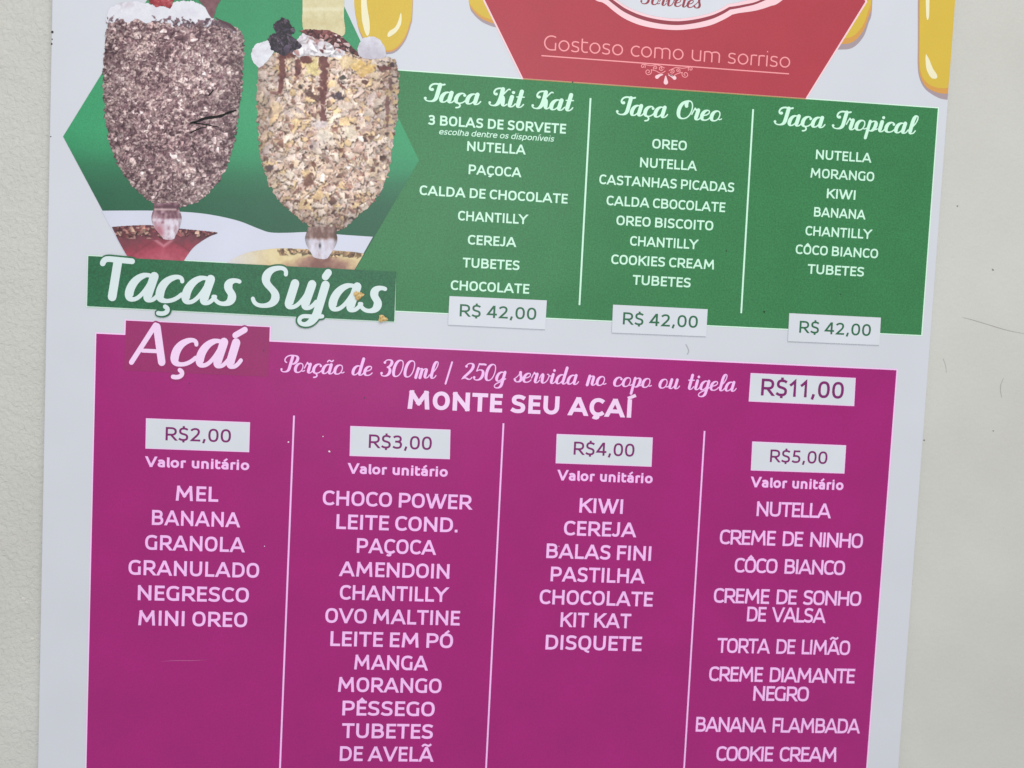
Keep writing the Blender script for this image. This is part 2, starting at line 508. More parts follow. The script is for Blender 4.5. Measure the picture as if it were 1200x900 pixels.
# ---- script lettering (x-height 10), drawn as pen strokes: downstrokes swell, upstrokes thin
aS = 'M 8 8.6 C 7.2 9.8 6 10 5 9.8 C 2.2 9.2 .9 6.2 .9 3.8 C .9 1.5 1.8 .2 3.3 .2 C 5.5 .2 7.4 3.4 8.2 6.4 ; M 8.6 9.8 L 8.1 3 C 8 1 8.6 .2 9.7 .2 C 11 .2 12 1.4 12.8 3.2'
cS = 'M 7.8 8 C 7.3 9.6 6.2 9.9 5.2 9.8 C 2.2 9.4 .8 6.8 .8 4.2 C .8 1.4 2.3 .2 4.3 .2 C 6.3 .2 8 1.2 9.3 3.1 ; O 7.6 8 1.35'
SCR = {
 'T': (10.8, 'M 9.2 16.6 L 8.6 5 C 8.4 1.5 6.3 .2 3.5 .2 C 1.2 .2 -.6 1 -1.4 2.8 ; O -.9 2.9 1.3 ; K1.7 M 3.6 11 C 1.6 10.6 .5 12.4 .9 14 C 1.5 16.6 3.8 17.4 6.5 17.2 C 9.5 17 11 16.2 13 17.2 ; O 3.3 11.6 1.5'),
 'a': (11.6, aS), 'ã': (11.6, aS + ' ; K1.4 M 4 12.6 C 4.6 14.6 6 14.4 7 13.6 C 7.9 12.9 9 12.9 9.8 14.4'),
 'c': (8.6, cS), 'ç': (8.6, cS + ' ; K1.5 M 4.3 -.4 C 6.4 -1.5 6.2 -4.2 2.6 -4.2'),
 'K': (13.4, 'M 7.8 16.6 C 7.9 10 7.6 7 7 4 C 6.2 1.2 4.6 .2 2.6 .2 C .6 .2 -.8 1 -1.4 2.8 ; O -.9 2.9 1.2 ; K1.6 M 3.2 10.8 C 1.2 10.8 .4 12.6 1 14.6 C 2 17.2 5 17.6 8.8 16.8 ; O 3 11.4 1.4 ; K1.3 M 14.2 16.4 C 12.2 18.4 10.8 13 7.9 10 ; M 7.9 10 C 10 9.6 10 6 10.4 3.4 C 10.8 .6 12.4 -.4 14.2 2.2'),
 'i': (5.8, 'M 2.6 9.8 L 2.2 3 C 2.1 1 2.8 .2 3.9 .2 C 5.2 .2 6.2 1.4 7 3.2 ; O 3 14 1.5'),
 't': (6.2, 'M 3 15.6 L 2.4 3 C 2.3 1 3 .2 4.1 .2 C 5.4 .2 6.4 1.4 7.2 3.2 ; K1.2 M -.2 10 L 6.2 10.2'),
 'O': (13.4, 'M 7.8 17.4 C 3.6 17 .9 13 .9 8 C .9 3 3 .3 6.4 .3 C 11 .3 13.4 4.5 13.4 10 C 13.4 14.5 11.6 17.6 9 17.6 C 6.8 17.6 6.2 14.6 7.4 12.6 ; O 7.6 13 1.3'),
 'r': (7.6, 'K1.2 M -.4 5 C .4 8 1 10 1.6 11 ; K1.8 M 1.6 10.8 C 2.4 9.2 4.2 9.2 5.4 9 ; M 5 9.4 L 4.4 3 C 4.3 1 5 .2 6.1 .2 C 7.3 .2 8.3 1.4 9 3.2'),
 'e': (8.2, 'M 1 4.6 C 4 4.6 7.2 6 7.2 8 C 7.2 9.4 6.2 9.8 5.2 9.8 C 2.3 9.6 .8 6.8 .8 4.2 C .8 1.4 2.2 .2 4.2 .2 C 6.2 .2 7.9 1.2 9 3'),
 'o': (9.4, 'M 5.2 9.8 C 2.2 9.6 .8 6.8 .8 4.2 C .8 1.6 2.1 .2 4 .2 C 7 .2 8.6 3.2 8.4 6.2 C 8.2 8.6 7 9.8 5.2 9.8 ; K1.1 M 7.6 2.2 C 8.8 1.4 10 1.6 11 2.6'),
 'p': (10.2, 'K3 M 2.4 9.6 L 1.6 -7 ; M 2 5.4 C 3 8.6 4.5 9.8 6 9.8 C 8.2 9.8 8.8 8.2 8.6 5.8 C 8.3 2.4 6.8 .2 4.8 .2 C 3.6 .2 2.6 .8 2 1.8 ; K1.1 M 7.6 2.2 C 8.8 1.4 10 1.6 11 2.6'),
 'l': (6.4, 'M -.4 3 C 4 6 6.8 11.5 6.8 15 C 6.8 17 6.2 17.8 5.2 17.8 C 3.4 17.8 2.6 14 2.5 10 L 2.3 3.6 C 2.3 1 3 .2 4.2 .2 C 5.5 .2 6.5 1.4 7.2 3.2'),
 'P': (11.8, 'M 8.4 16.4 L 7.4 4.5 C 7.2 1.4 5 .2 2.6 .2 C .6 .2 -.6 1 -1.2 2.6 ; O -.7 2.8 1.2 ; K1.3 M 3.2 10.2 C 1 10.6 .2 13 1.4 15 C 3 17.6 7 18.2 10 17.6 ; M 9.6 17.7 C 13.5 17.6 14.8 15.5 14 12.8 C 13.2 9.9 11 8.4 8.3 8.6'),
 'd': (11.4, aS.replace('M 8.6 9.8', 'M 9.4 17.4')),
 '3': (11, 'M 1.8 15 C 2.4 17 4 17.6 6 17.6 C 8.6 17.6 9.8 16 9.5 14 C 9.2 11.5 7.3 9.9 5 9.8 C 8 9.6 9.6 7.6 9.3 5 C 9 2 7 .3 4 .3 C 1.8 .3 .6 1.2 .4 3 ; O 1.9 14.6 1.4 ; O .8 3.2 1.4'),
 '0': (11.2, 'M 6.2 17.6 C 2.4 17.6 1 12 1 7.5 C 1 2.5 2.4 .4 4.6 .4 C 8.4 .4 10 6 10 10.5 C 10 15.5 8.6 17.6 6.2 17.6'),
 'm': (14.4, 'M 2.2 9.8 L 1.4 .2 ; M 1.6 5 C 2.6 8.4 4 9.9 5.2 9.8 C 6.6 9.8 6.7 8.5 6.5 7 L 6 .2 ; M 6.3 5 C 7.3 8.4 8.8 9.9 10 9.8 C 11.4 9.8 11.5 8.5 11.3 7 L 11 3 C 11 1 11.7 .2 12.7 .2 C 14 .2 15 1.4 15.7 3.2'),
 'n': (9.8, 'M 2.2 9.8 L 1.4 .2 ; M 1.6 5 C 2.6 8.4 4 9.9 5.2 9.8 C 6.8 9.8 7 8.5 6.8 7 L 6.5 3 C 6.5 1 7.2 .2 8.2 .2 C 9.5 .2 10.5 1.4 11.2 3.2'),
 '/': (9.5, 'K2 M 5 18 L 3 -5'),
 '2': (11, 'M 1.8 14.4 C 2.2 16.8 4 17.6 6 17.6 C 8.6 17.6 9.7 16 9.4 13.8 C 8.8 9.2 3.2 5 .8 1.4 C 3 2.6 4.8 1.8 6.4 1 C 8.2 .2 9.8 .8 10.6 2.8 ; O 2 14.4 1.4'),
 '5': (11, 'K2 M 10.4 17 C 8 17.6 5.5 16.9 3.4 17.4 ; K1.2 M 3.2 17.4 L 2 9.8 ; M 2 9.8 C 3.6 11 5 11.3 6.1 11.2 C 8.8 11 9.9 8.8 9.6 6 C 9.2 2 6.8 .3 4 .3 C 2 .3 .6 1.2 .4 2.8 ; O .8 3 1.4'),
 'g': (10.4, aS.split(';')[0] + '; M 8.6 9.8 L 7.8 -3 C 7.4 -6 5.5 -7.2 3.2 -7.2 C 1.4 -7.2 .2 -6.4 .2 -5 C .2 -2 7 -1 10.8 3'),
 's': (8.2, 'K1 M -.6 3 C 2.5 5 4.6 8.4 5.2 10.6 ; M 5.2 10.4 C 5 8 7.8 5.5 7.4 3 C 7.1 1 5.6 .2 3.6 .2 C 2.2 .2 1.2 .8 .8 1.8 ; O 1 1.9 1.3'),
 'v': (10, 'K1.1 M -.4 5 C .4 8 1 9.8 1.8 9.8 ; M 1.8 9.8 C 3.4 9.8 2.6 6 3 3 C 3.2 1 4 .2 5 .2 C 7.6 .2 9.6 4 9.6 7 C 9.6 9 8.8 9.8 7.6 9.6 ; K1 M 9.3 8.6 C 10 7.8 11 7.8 12 8.2'),
 'u': (11.6, 'M 2.4 9.8 L 1.8 3.3 C 1.7 1 2.4 .2 3.6 .2 C 5.5 .2 7.4 3.4 8.2 6.4 ; M 8.6 9.8 L 8.1 3 C 8 1 8.6 .2 9.7 .2 C 11 .2 12 1.4 12.8 3.2'),
 'S': (12.4, 'M 11 14 C 11 16.6 9.2 17.6 7.4 17.4 C 4.6 17 3.4 15 3.8 12.6 C 4.4 10 9 8.6 9.2 5 C 9.2 2 6.8 .3 4 .3 C 1.8 .3 0 1.4 -.6 3.6 ; O -.2 3.6 1.4'),
 ' ': (7.6, ''),
}
# ---- heavy brush script of the two banners (x-height 10, cap 15)
aB = 'M 8.3 8.7 C 7.2 9.4 6 9.4 5.2 9.1 C 2.7 8.2 1.4 5.5 1.4 3.3 C 1.4 1.8 2 1 3 1 C 5 1 6.8 4.4 7.7 7 ; M 8.7 9 L 7.8 3.2 C 7.6 1.6 8 1 8.9 1 C 9.8 1 10.6 2 11.3 3.2'
cB = 'M 8.2 7.8 C 8 9.2 6.6 9.4 5.4 9 C 2.8 8.2 1.5 6 1.5 3.6 C 1.5 1.8 2.5 1 4 1 C 6 1 7.6 2 8.8 3.4'
BRU = {
 'T': (6.3, 'K2.9 M 2.3 13.2 L 2.6 1.5 ; K1.9 M -2.6 12.4 C -2.4 14 -1.4 14 .4 13.9 L 7 13.6'),
 'a': (9.8, aB), 'c': (8.6, cB),
 'ç': (8.6, cB + ' ; K1.5 M 4.1 -.9 C 6 -1.6 5.2 -3.8 2.2 -3.2'),
 's': (8.4, 'M 8.4 8.7 C 6.6 9.4 4.9 8.6 4.9 7.2 C 4.9 5.4 7.1 4.8 6.9 3 C 6.7 1.5 5.5 1 4.2 1 C 2.6 1 1.6 1.9 .6 3.2'),
 'S': (10.2, 'M 9.6 11.9 C 9.6 13.6 8.2 14.1 6.8 13.9 C 4.2 13.6 2.9 12 3.1 10 C 3.4 7.6 7.4 6.6 7.6 4 C 7.7 2 5.8 1 3.6 1 C 1.8 1 .6 1.7 0 3.2'),
 'u': (9.8, 'M 2.8 9 L 2.1 3 C 1.9 1.7 2.4 1 3.3 1 C 5.1 1 6.9 4 7.7 6.5 ; M 8.7 9 L 7.8 3.2 C 7.6 1.6 8 1 8.9 1 C 9.8 1 10.6 2 11.3 3.2'),
 'j': (5.2, 'M 3.2 9 L 2.2 -.6 C 1.6 -3.2 .2 -4.6 -1.4 -4.6 C -3.6 -4.6 -4 -2.6 -2.6 -2 C -1.4 -1.5 1.2 -2.2 4.2 -1.6 ; K2.5 M 3.3 13.2 L 2.6 11.8'),
 'A': (13.6, 'K1.7 M .9 1 L 6.8 13.6 ; K2.6 M 7.4 13 L 11.3 1.5 ; K1.3 M 4 5 L 9.4 5'),
 'í': (5.2, 'M 2.8 9 L 2.1 3.2 C 2 1.6 2.4 1 3.3 1 C 4.2 1 5 2 5.6 3.2 ; K2 M 5 13.4 L 2 11.4'),
 ' ': (5.0, ''),
}


def script_glyph(font, ch, thick, thin, grow):
    k = (id(font), ch, thick, thin, grow)
    if k in _cache:
        return _cache[k]
    adv, d = font[ch]
    adv += 1.3 if font is SCR else 0.35
    T = []
    slant = 0.18 if font is SCR else 0.165
    for part in d.split(';'):
        tk = part.split()
        if not tk:
            continue
        if tk[0] == 'O':
            x, y, r = map(float, tk[1:4])
            T += disc(x + y*slant, y, r + grow/2); continue
        kw = None
        if tk[0][0] == 'K':
            kw = float(tk[0][1:]); part = ' '.join(tk[1:])
        for _, pts in parse(part, n=10):
            q = [(x + y*slant, y) for x, y in pts]
            a = np.array(pts)
            if kw is None:
                dd = np.diff(a, axis=0); ln = np.maximum(np.linalg.norm(dd, axis=1), 1e-6)
                dn = np.clip(-dd[:, 1]/ln, 0, 1)**1.3
                dn = np.concatenate([[dn[0]], (dn[1:] + dn[:-1])/2, [dn[-1]]])
                for _ in range(2):
                    dn[1:-1] = (dn[:-2] + 2*dn[1:-1] + dn[2:])/4
                w = thin + (thick - thin)*dn
                if len(pts) == 2:
                    w = np.array([thick, thick])
            else:
                w = np.full(len(pts), kw)
            T += ribbon(q, list(w + grow), rnd=True)
    v, f = union(T)
    _cache[k] = (v, f, 0, adv, 0)
    return _cache[k]


def set_line(name, text, xl, xr, yb, cap, mat, parent, level, style='sans', w=0.15, K=0.68,
             track=0.0, thick=3.2, thin=1.15, grow=0.0, italic=0.0, yr=None, space=1.0):
    """a line of print whose ink runs from photo column xl to xr, baseline yb (at its middle)"""
    xm = (xl + xr)/2
    if yr is not None:
        y_l, y_r = yb, yr
    else:
        s = 0.046 - 0.0000775*(yb - 400)
        y_l, y_r = yb - s*(xr - xl)/2, yb + s*(xr - xl)/2
    p0 = B(xl, y_l); p1 = B(xr, y_r)
    zb = (p0[1] + p1[1])/2
    ptop = B(xm, (y_l + y_r)/2 - cap)
    H = ptop[1] - zb
    verts, faces = [], []
    x = 0.0; ref = 1.0 if style == 'sans' else (10.0 if style in ('script', 'brush') else 1)
    lift = []                                       # neighbouring letters overlap: alternate film layers
    for n_ch, ch in enumerate(text):
        if style == 'sans':
            v, f, lb, W, rb = sans_glyph(ch, w, K)
        else:
            v, f, lb, W, rb = script_glyph(SCR if style == 'script' else BRU, ch, thick, thin, grow)
        o = len(verts)
        x += lb
        verts += [(a + x + italic*b, b) for a, b in v]
        faces += [tuple(i + o for i in ff) for ff in f]
        lift += [0.7*(n_ch % 2)]*len(v)
        x += (W + rb + track) * (space if ch == ' ' else 1)
    V = np.array(verts)
    x0, x1 = V[:, 0].min(), V[:, 0].max()
    sx = (p1[0] - p0[0])/(x1 - x0); sy = H/ref
    V[:, 0] = p0[0] + (V[:, 0] - x0)*sx
    V[:, 1] = zb + V[:, 1]*sy
    me = flat_mesh(name, [tuple(q) for q in V], faces, level)
    for vtx, k in zip(me.vertices, lift):
        vtx.co.y -= k*LAYER
    o = link(name, me, parent, mat)
    SCALES.append((text, round(sx/sy, 2)))
    return o


SCALES = []


def poly_px(name, pts, level, mat, parent, smooth=0):
    """flat printed patch given by its corners in the photograph"""
    q = [B(*p) for p in pts]
    fs = [tuple(range(len(q)))]
    vs = [Vector(p) for p in q]
    area = sum(q[i][0]*q[(i+1) % len(q)][1] - q[(i+1) % len(q)][0]*q[i][1] for i in range(len(q)))
    if area < 0:
        vs.reverse()
    ov, oe, of, _, _, src = delaunay_2d_cdt(vs, [], fs, 0, 1e-9, True)
    fc = [f for f, s in zip(of, src) if len(s)]
    me = flat_mesh(name, [tuple(v) for v in ov], fc, level)
    return link(name, me, parent, mat)


def stroke_px(name, pts, width, level, mat, parent, extra=(), rnd=True, taper=None):
    """drawn line(s) through photo points; width in photo pixels"""
    T = []
    lines = [pts] + list(extra)
    for L_ in lines:
        w = width if taper is None else None
        ws = [width]*len(L_) if taper is None else [width*taper(i/(len(L_)-1)) for i in range(len(L_))]
        q = [(B(*p)[0]/U, B(*p)[1]/U) for p in L_]
        T += ribbon(q, ws, rnd=rnd)
    v, f = union(T)
    me = flat_mesh(name, [(a*U, b*U) for a, b in v], f, level)
    return link(name, me, parent, mat)


def curve_px(pts, n=8):
    """Catmull-Rom through photo points"""
    out = [pts[0]]
    P = [pts[0]] + list(pts) + [pts[-1]]
    for i in range(1, len(P) - 2):
        p0, p1, p2, p3 = (np.array(P[j], float) for j in (i-1, i, i+1, i+2))
        for k in range(1, n + 1):
            t = k/n
            c = 0.5*((2*p1) + (-p0 + p2)*t + (2*p0 - 5*p1 + 4*p2 - p3)*t*t + (-p0 + 3*p1 - 3*p2 + p3)*t**3)
            out.append(tuple(c))
    return out


def outset(pts, d):
    """offset of a convex photo outline by d pixels"""
    P = np.array(pts, float); c = P.mean(0); n = len(P); out = []
    sgn = np.sign(sum(P[i][0]*P[(i+1) % n][1] - P[(i+1) % n][0]*P[i][1] for i in range(n)))
    for i in range(n):
        a = P[i] - P[i-1]; b = P[(i+1) % n] - P[i]
        a /= np.linalg.norm(a); b /= np.linalg.norm(b)
        na = np.array([a[1], -a[0]])*sgn; nb = np.array([b[1], -b[0]])*sgn
        m = na + nb; m /= max(1 + na @ nb, 0.3)
        out.append(tuple(P[i] + m*d))
    return out


# ------------------------------------------------------------------ the wall
THICK = 0.0035
wall_me = bpy.data.meshes.new('wall')
WY = THICK + 0.0006
wv = [(x, y, z) for x in (-1.4, 1.4) for y in (WY, WY + 0.12) for z in (-1.2, 1.2)]
wf = [(0, 4, 5, 1), (2, 3, 7, 6), (0, 1, 3, 2), (4, 6, 7, 5), (1, 5, 7, 3), (0, 2, 6, 4)]
wall_me.from_pydata(wv, [], wf)
wall = link('wall', wall_me, None, wall_mat())
wall['kind'] = 'structure'
wall['label'] = 'off white painted wall with roller stipple behind the menu board'

scratch_mat = plain_mat('grey_scuff', (172, 170, 163))


def wall_pt(px, py, up=0.0):
    r = np.array([px - 600, py - 450, F_PX])
    t = (C0 @ BN + WY - up)/(r @ BN)
    q = r*t - C0
    return float(q @ BX), WY - up, float(-(q @ BD))


def wall_hair(pts, w, name='scratch', mat=scratch_mat):
    """thin raised scuff line on the wall, tapering to its ends"""
    c = curve_px(pts, 6)
    n = len(c); vs = []; fs = []
    P = [np.array(wall_pt(*p)) for p in c]
    for i, p in enumerate(P):
        d = P[min(i+1, n-1)] - P[max(i-1, 0)]; d /= np.linalg.norm(d)
        nn = np.array([-d[2], 0, d[0]])
        h = w*U/2*(0.25 + 0.75*math.sin(math.pi*min(1, (i+0.5)/n))**0.6)
        vs += [tuple(p + nn*h), tuple(p - np.array([0, 0.00018, 0])), tuple(p - nn*h)]
    for i in range(n - 1):
        a = 3*i; b = a + 3
        fs += [(a, b, b+1, a+1), (a+1, b+1, b+2, a+2)]
    me = bpy.data.meshes.new(name); me.from_pydata(vs, [], fs)
    return link(name, me, wall, mat)


wall_hair([(1176, 443), (1173, 450), (1172.5, 458), (1174, 466)], 1.2)
wall_hair([(1128, 372), (1140, 375), (1160, 381), (1180, 387), (1200, 391)], 1.1)
wall_hair([(1105, 420), (1108, 428), (1109, 437)], 0.8)
blot = plain_mat('dark_fleck', (140, 137, 128))


def wall_dot(px, py, r, name='fleck', mat=blot):
    c = np.array(wall_pt(px, py)); n = 9
    vs = [tuple(c - np.array([0, r*U*0.7, 0]))]
    for k in range(n):
        a = 2*math.pi*k/n; rr = r*U*random.uniform(0.7, 1.25)
        vs.append(tuple(c + np.array([rr*math.cos(a), 0, rr*math.sin(a)])))
    me = bpy.data.meshes.new(name)
    me.from_pydata(vs, [], [(0, 1 + k, 1 + (k+1) % n) for k in range(n)])
    for p in me.polygons:
        p.use_smooth = True
    return link(name, me, wall, mat)


for d in ((1122, 241.5, 1.3), (1163.5, 316, 1.5), (1164, 505, 1.1), (1083, 516, 1.3)):
    wall_dot(*d)
bump_mat = plain_mat('wall_paint_nib', (208, 206, 198), 0.6)
for d in ((27, 702, 2.6), (31, 706.5, 2.0), (38, 749, 2.2), (31, 482, 1.6), (41, 612, 1.4), (14, 330, 1.8)):
    wall_dot(*d, name='paint_nib', mat=bump_mat)

# ------------------------------------------------------------------ the board
board_o = thing('menu_board', 'white printed ice cream menu board with green and magenta price panels on the wall', 'menu board')
xl_t, _ = board(61, 0); xl_b, _ = board(44.2, 900)
xr_t, _ = board(1120, 0); xr_b, _ = board(1053, 900)
print('board edges', xl_t, xl_b, xr_t, xr_b)
z_top = 0.62; z_bot = -0.52


def edge_x(a, b, za, zb_, z):
    return a + (b - a)*(z - za)/(zb_ - za)


_, zA = board(61, 0); _, zB = board(44.2, 900)
_, zC = board(1120, 0); _, zD = board(1053, 900)
corn = [(edge_x(xl_t, xl_b, zA, zB, z_bot), z_bot), (edge_x(xr_t, xr_b, zC, zD, z_bot), z_bot),
        (edge_x(xr_t, xr_b, zC, zD, z_top), z_top), (edge_x(xl_t, xl_b, zA, zB, z_top), z_top)]
me = bpy.data.meshes.new('sheet')
bev = 0.00035
vs = []
for inset, y in ((bev, 0.0), (0.0, bev), (0.0, THICK)):
    for k, (x, z) in enumerate(corn):
        sx = 1 if k in (0, 3) else -1; sz = 1 if k in (0, 1) else -1
        vs.append((x + sx*inset, y, z + sz*inset))
fs = [(0, 1, 2, 3), (11, 10, 9, 8)]
for a in (0, 4):
    for k in range(4):
        fs.append((a + k, a + 4 + k, a + 4 + (k+1) % 4, a + (k+1) % 4))
me.from_pydata(vs, [], fs)
sheet = link('sheet', me, board_o, MAT['sheet'])


# ---- honey drips (printed), behind the panels
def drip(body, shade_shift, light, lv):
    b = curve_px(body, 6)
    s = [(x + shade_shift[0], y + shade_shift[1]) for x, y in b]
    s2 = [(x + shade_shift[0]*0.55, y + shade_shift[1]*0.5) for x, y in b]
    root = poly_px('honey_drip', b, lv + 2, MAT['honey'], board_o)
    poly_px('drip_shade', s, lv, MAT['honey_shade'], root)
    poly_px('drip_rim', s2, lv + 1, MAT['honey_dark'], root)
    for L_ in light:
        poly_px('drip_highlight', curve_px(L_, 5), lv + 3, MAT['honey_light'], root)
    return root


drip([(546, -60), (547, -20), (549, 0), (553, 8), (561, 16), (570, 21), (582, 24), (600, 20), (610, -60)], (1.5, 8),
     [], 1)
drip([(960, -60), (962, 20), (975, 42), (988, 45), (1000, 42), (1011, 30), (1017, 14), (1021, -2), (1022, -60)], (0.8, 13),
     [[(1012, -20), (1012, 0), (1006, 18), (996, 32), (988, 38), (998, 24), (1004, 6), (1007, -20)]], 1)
# right drip, cut off by the board's edge
bx_edge = lambda y: 1119.4 - 0.0744*y
body4 = curve_px([(1078, -60), (1078, 0), (1077.5, 45), (1077.5, 75), (1080, 88), (1086, 97), (1095, 102), (1104, 103.5), (1111.2, 103)], 6)
r4 = poly_px('honey_drip', body4 + [(bx_edge(80), 80), (bx_edge(0), 0), (bx_edge(-60), -60)], 3, MAT['honey'], board_o)
b4s = curve_px([(1075.5, -60), (1075.5, 45), (1075.5, 78), (1078, 93), (1084, 104), (1093, 111), (1102, 115.5), (1110.4, 117)], 6)
poly_px('drip_shade', b4s + [(bx_edge(80), 80), (bx_edge(0), 0), (bx_edge(-60), -60)], 1, MAT['honey_shade'], r4)
b4r = curve_px([(1076.5, -60), (1076.5, 45), (1076.5, 77), (1079, 91), (1085, 101.5), (1094, 107), (1103, 109.5), (1110.8, 110)], 6)
poly_px('drip_rim', b4r + [(bx_edge(80), 80), (bx_edge(0), 0), (bx_edge(-60), -60)], 2, MAT['honey_dark'], r4)
poly_px('drip_highlight', curve_px([(1085, 63), (1089, 70), (1093, 80), (1098, 88), (1097, 92), (1091, 91), (1086, 82), (1084.5, 70), (1085, 63)], 5), 4, MAT['honey_light'], r4)
poly_px('drip_highlight', curve_px([(1084, -40), (1089, -40), (1089, 10), (1088, 22), (1086, 22), (1085, 10), (1084, -40)], 5), 4, MAT['honey_light'], r4)

# ---- green panel
GP = [(300, 71), (1099, 127), (1079.5, 392.6), (300, 356.5)]
green = poly_px('green_panel', GP, 5, MAT['green'], board_o)
green['label'] = 'green price panel with three columns of white lettering'
poly_px('panel_border', outset(GP, 1.3), 4, MAT['green_edge'], green)
stroke_px('divider_line', [(692, 115), (679, 357.5)], 2.1, 7, MAT['green_ink'], green, rnd=False)
stroke_px('divider_line', [(882.5, 128), (868.5, 367)], 2.1, 7, MAT['green_ink'], green, rnd=False)

# ---- red slogan panel
RP = [(532, -72), (549, -35), (568, 0), (613, 91.8), (944, 115.2), (1014, 2), (985, -60)]
red = poly_px('slogan_panel', RP, 6, MAT['red'], board_o)
red['label'] = 'red hexagonal slogan panel with a white emblem'
poly_px('panel_border', [(529.5, -72), (565.7, 0), (611.5, 93), (945.2, 116.4), (1016.4, 2), (987, -60)], 5.5, MAT['petal'], red)
stroke_px('orange_line', [(613, 92.6), (780, 104.4), (944, 116)], 1.2, 8, MAT['orange_line'], red, rnd=False)
set_line('slogan_lettering', 'Gostoso como um sorriso', 637, 925.5, 59.3, 17.6, MAT['slogan'], red, 8, w=0.085, K=0.5523, yr=79.2, track=0.015, space=1.3)
stroke_px('underline', [(635, 65.3), (924, 86.6)], 1.35, 8, MAT['slogan'], red)
# emblem
outer = curve_px([(640, -70), (672, -22), (696, -1), (706, 3), (712, 7)], 5) + \
    curve_px([(712, 7), (721, 14.5), (733, 22.5), (750, 29.5), (770, 33.6), (792, 35.3), (812, 33.8), (832, 29.8), (848, 23), (858, 17.2)], 6)[1:] + \
    curve_px([(858, 17.2), (866, 15.4), (885, 12.6), (902, 7.5), (917, 0), (960, -40), (975, -70)], 5)[1:]
emb = poly_px('emblem', outer, 8, MAT['petal'], red)
inner = curve_px([(655, -70), (690, -22), (712, -3), (722, 5), (733, 12.5), (750, 20), (770, 25), (792, 27.2), (812, 25.4), (832, 20.8), (845, 15.5), (855, 9.8)], 6) + \
    curve_px([(855, 9.8), (870, 7.2), (892, 1), (925, -20), (950, -70)], 5)[1:]
stroke_px('emblem_line', inner, 4.4, 10, MAT['maroon'], emb, rnd=False,
          taper=lambda t: 0.55 + 0.45*math.sin(math.pi*min(1, max(0, t*1.15))))
inner2 = curve_px([(660, -70), (698, -22), (716, -5), (724, 1), (735, 8), (752, 15), (770, 19.6), (792, 21.8), (812, 20), (832, 15.4), (844, 10.5), (853, 5)], 6) + \
    curve_px([(853, 5), (868, 2), (892, -5), (920, -24), (940, -70)], 5)[1:]
poly_px('emblem_field', inner2, 11, MAT['emblem'], emb)
set_line('emblem_lettering', 'Sorvetes', 750, 821, 5.0, 9.0, MAT['maroon'], emb, 13, style='script', yr=9.6)
# ornament under the slogan
pet = stroke_px('petal', [(780, 89.5), (780.1, 93), (780.2, 96.5)], 5.4, 9, MAT['petal'], red, taper=lambda t: 0.25 + 0.75*t)
pet = stroke_px('petal', curve_px([(776.5, 87.5), (773, 88.3), (769.8, 90.3)], 5), 4.4, 9, MAT['petal'], red, taper=lambda t: 0.25 + 0.75*t)
pet = stroke_px('petal', curve_px([(783.6, 88), (787, 89.2), (790.4, 91.4)], 5), 4.4, 9, MAT['petal'], red, taper=lambda t: 0.25 + 0.75*t)


def spiral(cx, cy, r0, r1, a0, turns, sgn=1):
    return [(cx + sgn*(r0 + (r1-r0)*k/20)*math.cos(a0 + turns*2*math.pi*k/20),
             cy + (r0 + (r1-r0)*k/20)*math.sin(a0 + turns*2*math.pi*k/20)) for k in range(21)]


sw = []
for sg, ox, oy in ((1, 759.5, 84.2), (-1, 803.0, 87.3)):
    sw += [spiral(ox, oy, 4.2, 0.9, -0.6, 1.35, sg), spiral(ox - sg*6.2, oy - 6.4, 3.0, 0.6, 0.6, -1.2, sg),
           curve_px([(ox + sg*3.5, oy - 2.4), (ox + sg*9, oy - 1), (ox + sg*15, oy + 1.8), (ox + sg*20, oy - .8)], 5),
           spiral(ox + sg*8.5, oy - 4.6, 2.6, 0.5, 2.4, 1.2, sg), spiral(ox + sg*15, oy - 4, 2.8, 0.5, 0.4, 1.2, sg),
           curve_px([(ox - sg*4, oy - 8.6), (ox + sg*3, oy - 7.2), (ox + sg*11, oy - 8), (ox + sg*19, oy - 4.5)], 5)]
stroke_px('scroll_ornament', sw[0], 0.85, 9, MAT['slogan'], red, extra=sw[1:])

# ---- green columns
G = MAT['green_ink']
h = dict(mat=G, parent=green, level=8)
set_line('heading_lettering', 'Taça Kit Kat', 496.5, 672, 118.6, 12.2, style='script', yr=130.2, thick=3.7, thin=1.25, **h)
set_line('heading_lettering', 'Taça Oreo', 721.5, 846, 134.6, 12.2, style='script', yr=142, thick=3.7, thin=1.25, **h)
set_line('heading_lettering', 'Taça Tropical', 906.3, 1075, 146.3, 12.0, style='script', yr=157, thick=3.7, thin=1.25, **h)
t = dict(mat=G, parent=green, level=8, K=0.68)
set_line('lettering', '3 BOLAS DE SORVETE', 501.5, 663, 151.5, 11.6, w=.185, **t)
set_line('lettering', 'escolha dentre os disponíveis', 514.5, 649.5, 161.8, 7.0, w=.14, italic=.2, space=1.2, **t)
for s, a, b, y in (('NUTELLA', 547, 616, 179), ('PAÇOCA', 549, 611, 206), ('CALDA DE CHOCOLATE', 491.5, 665, 233.6),
                   ('CHANTILLY', 536.5, 619, 260.6), ('CEREJA', 548, 605, 288), ('TUBETES', 542, 608.5, 315), ('CHOCOLATE', 528, 620, 342)):
    set_line('lettering', s, a, b, y, 11.4, w=.175, **t)
for s, a, b, y in (('OREO', 764, 804.5, 175.2), ('NUTELLA', 749.5, 816.5, 198), ('CASTANHAS PICADAS', 702, 860, 220.5),
                   ('CALDA CBOCOLATE', 710.5, 849.5, 244.6), ('OREO BISCOITO', 722, 835.5, 267), ('CHANTILLY', 738, 818.5, 290),
                   ('COOKIES CREAM', 716, 836.5, 312.6), ('TUBETES', 741, 809, 335.3)):
    set_line('lettering', s, a, b, y, 11.4, w=.17, **t)
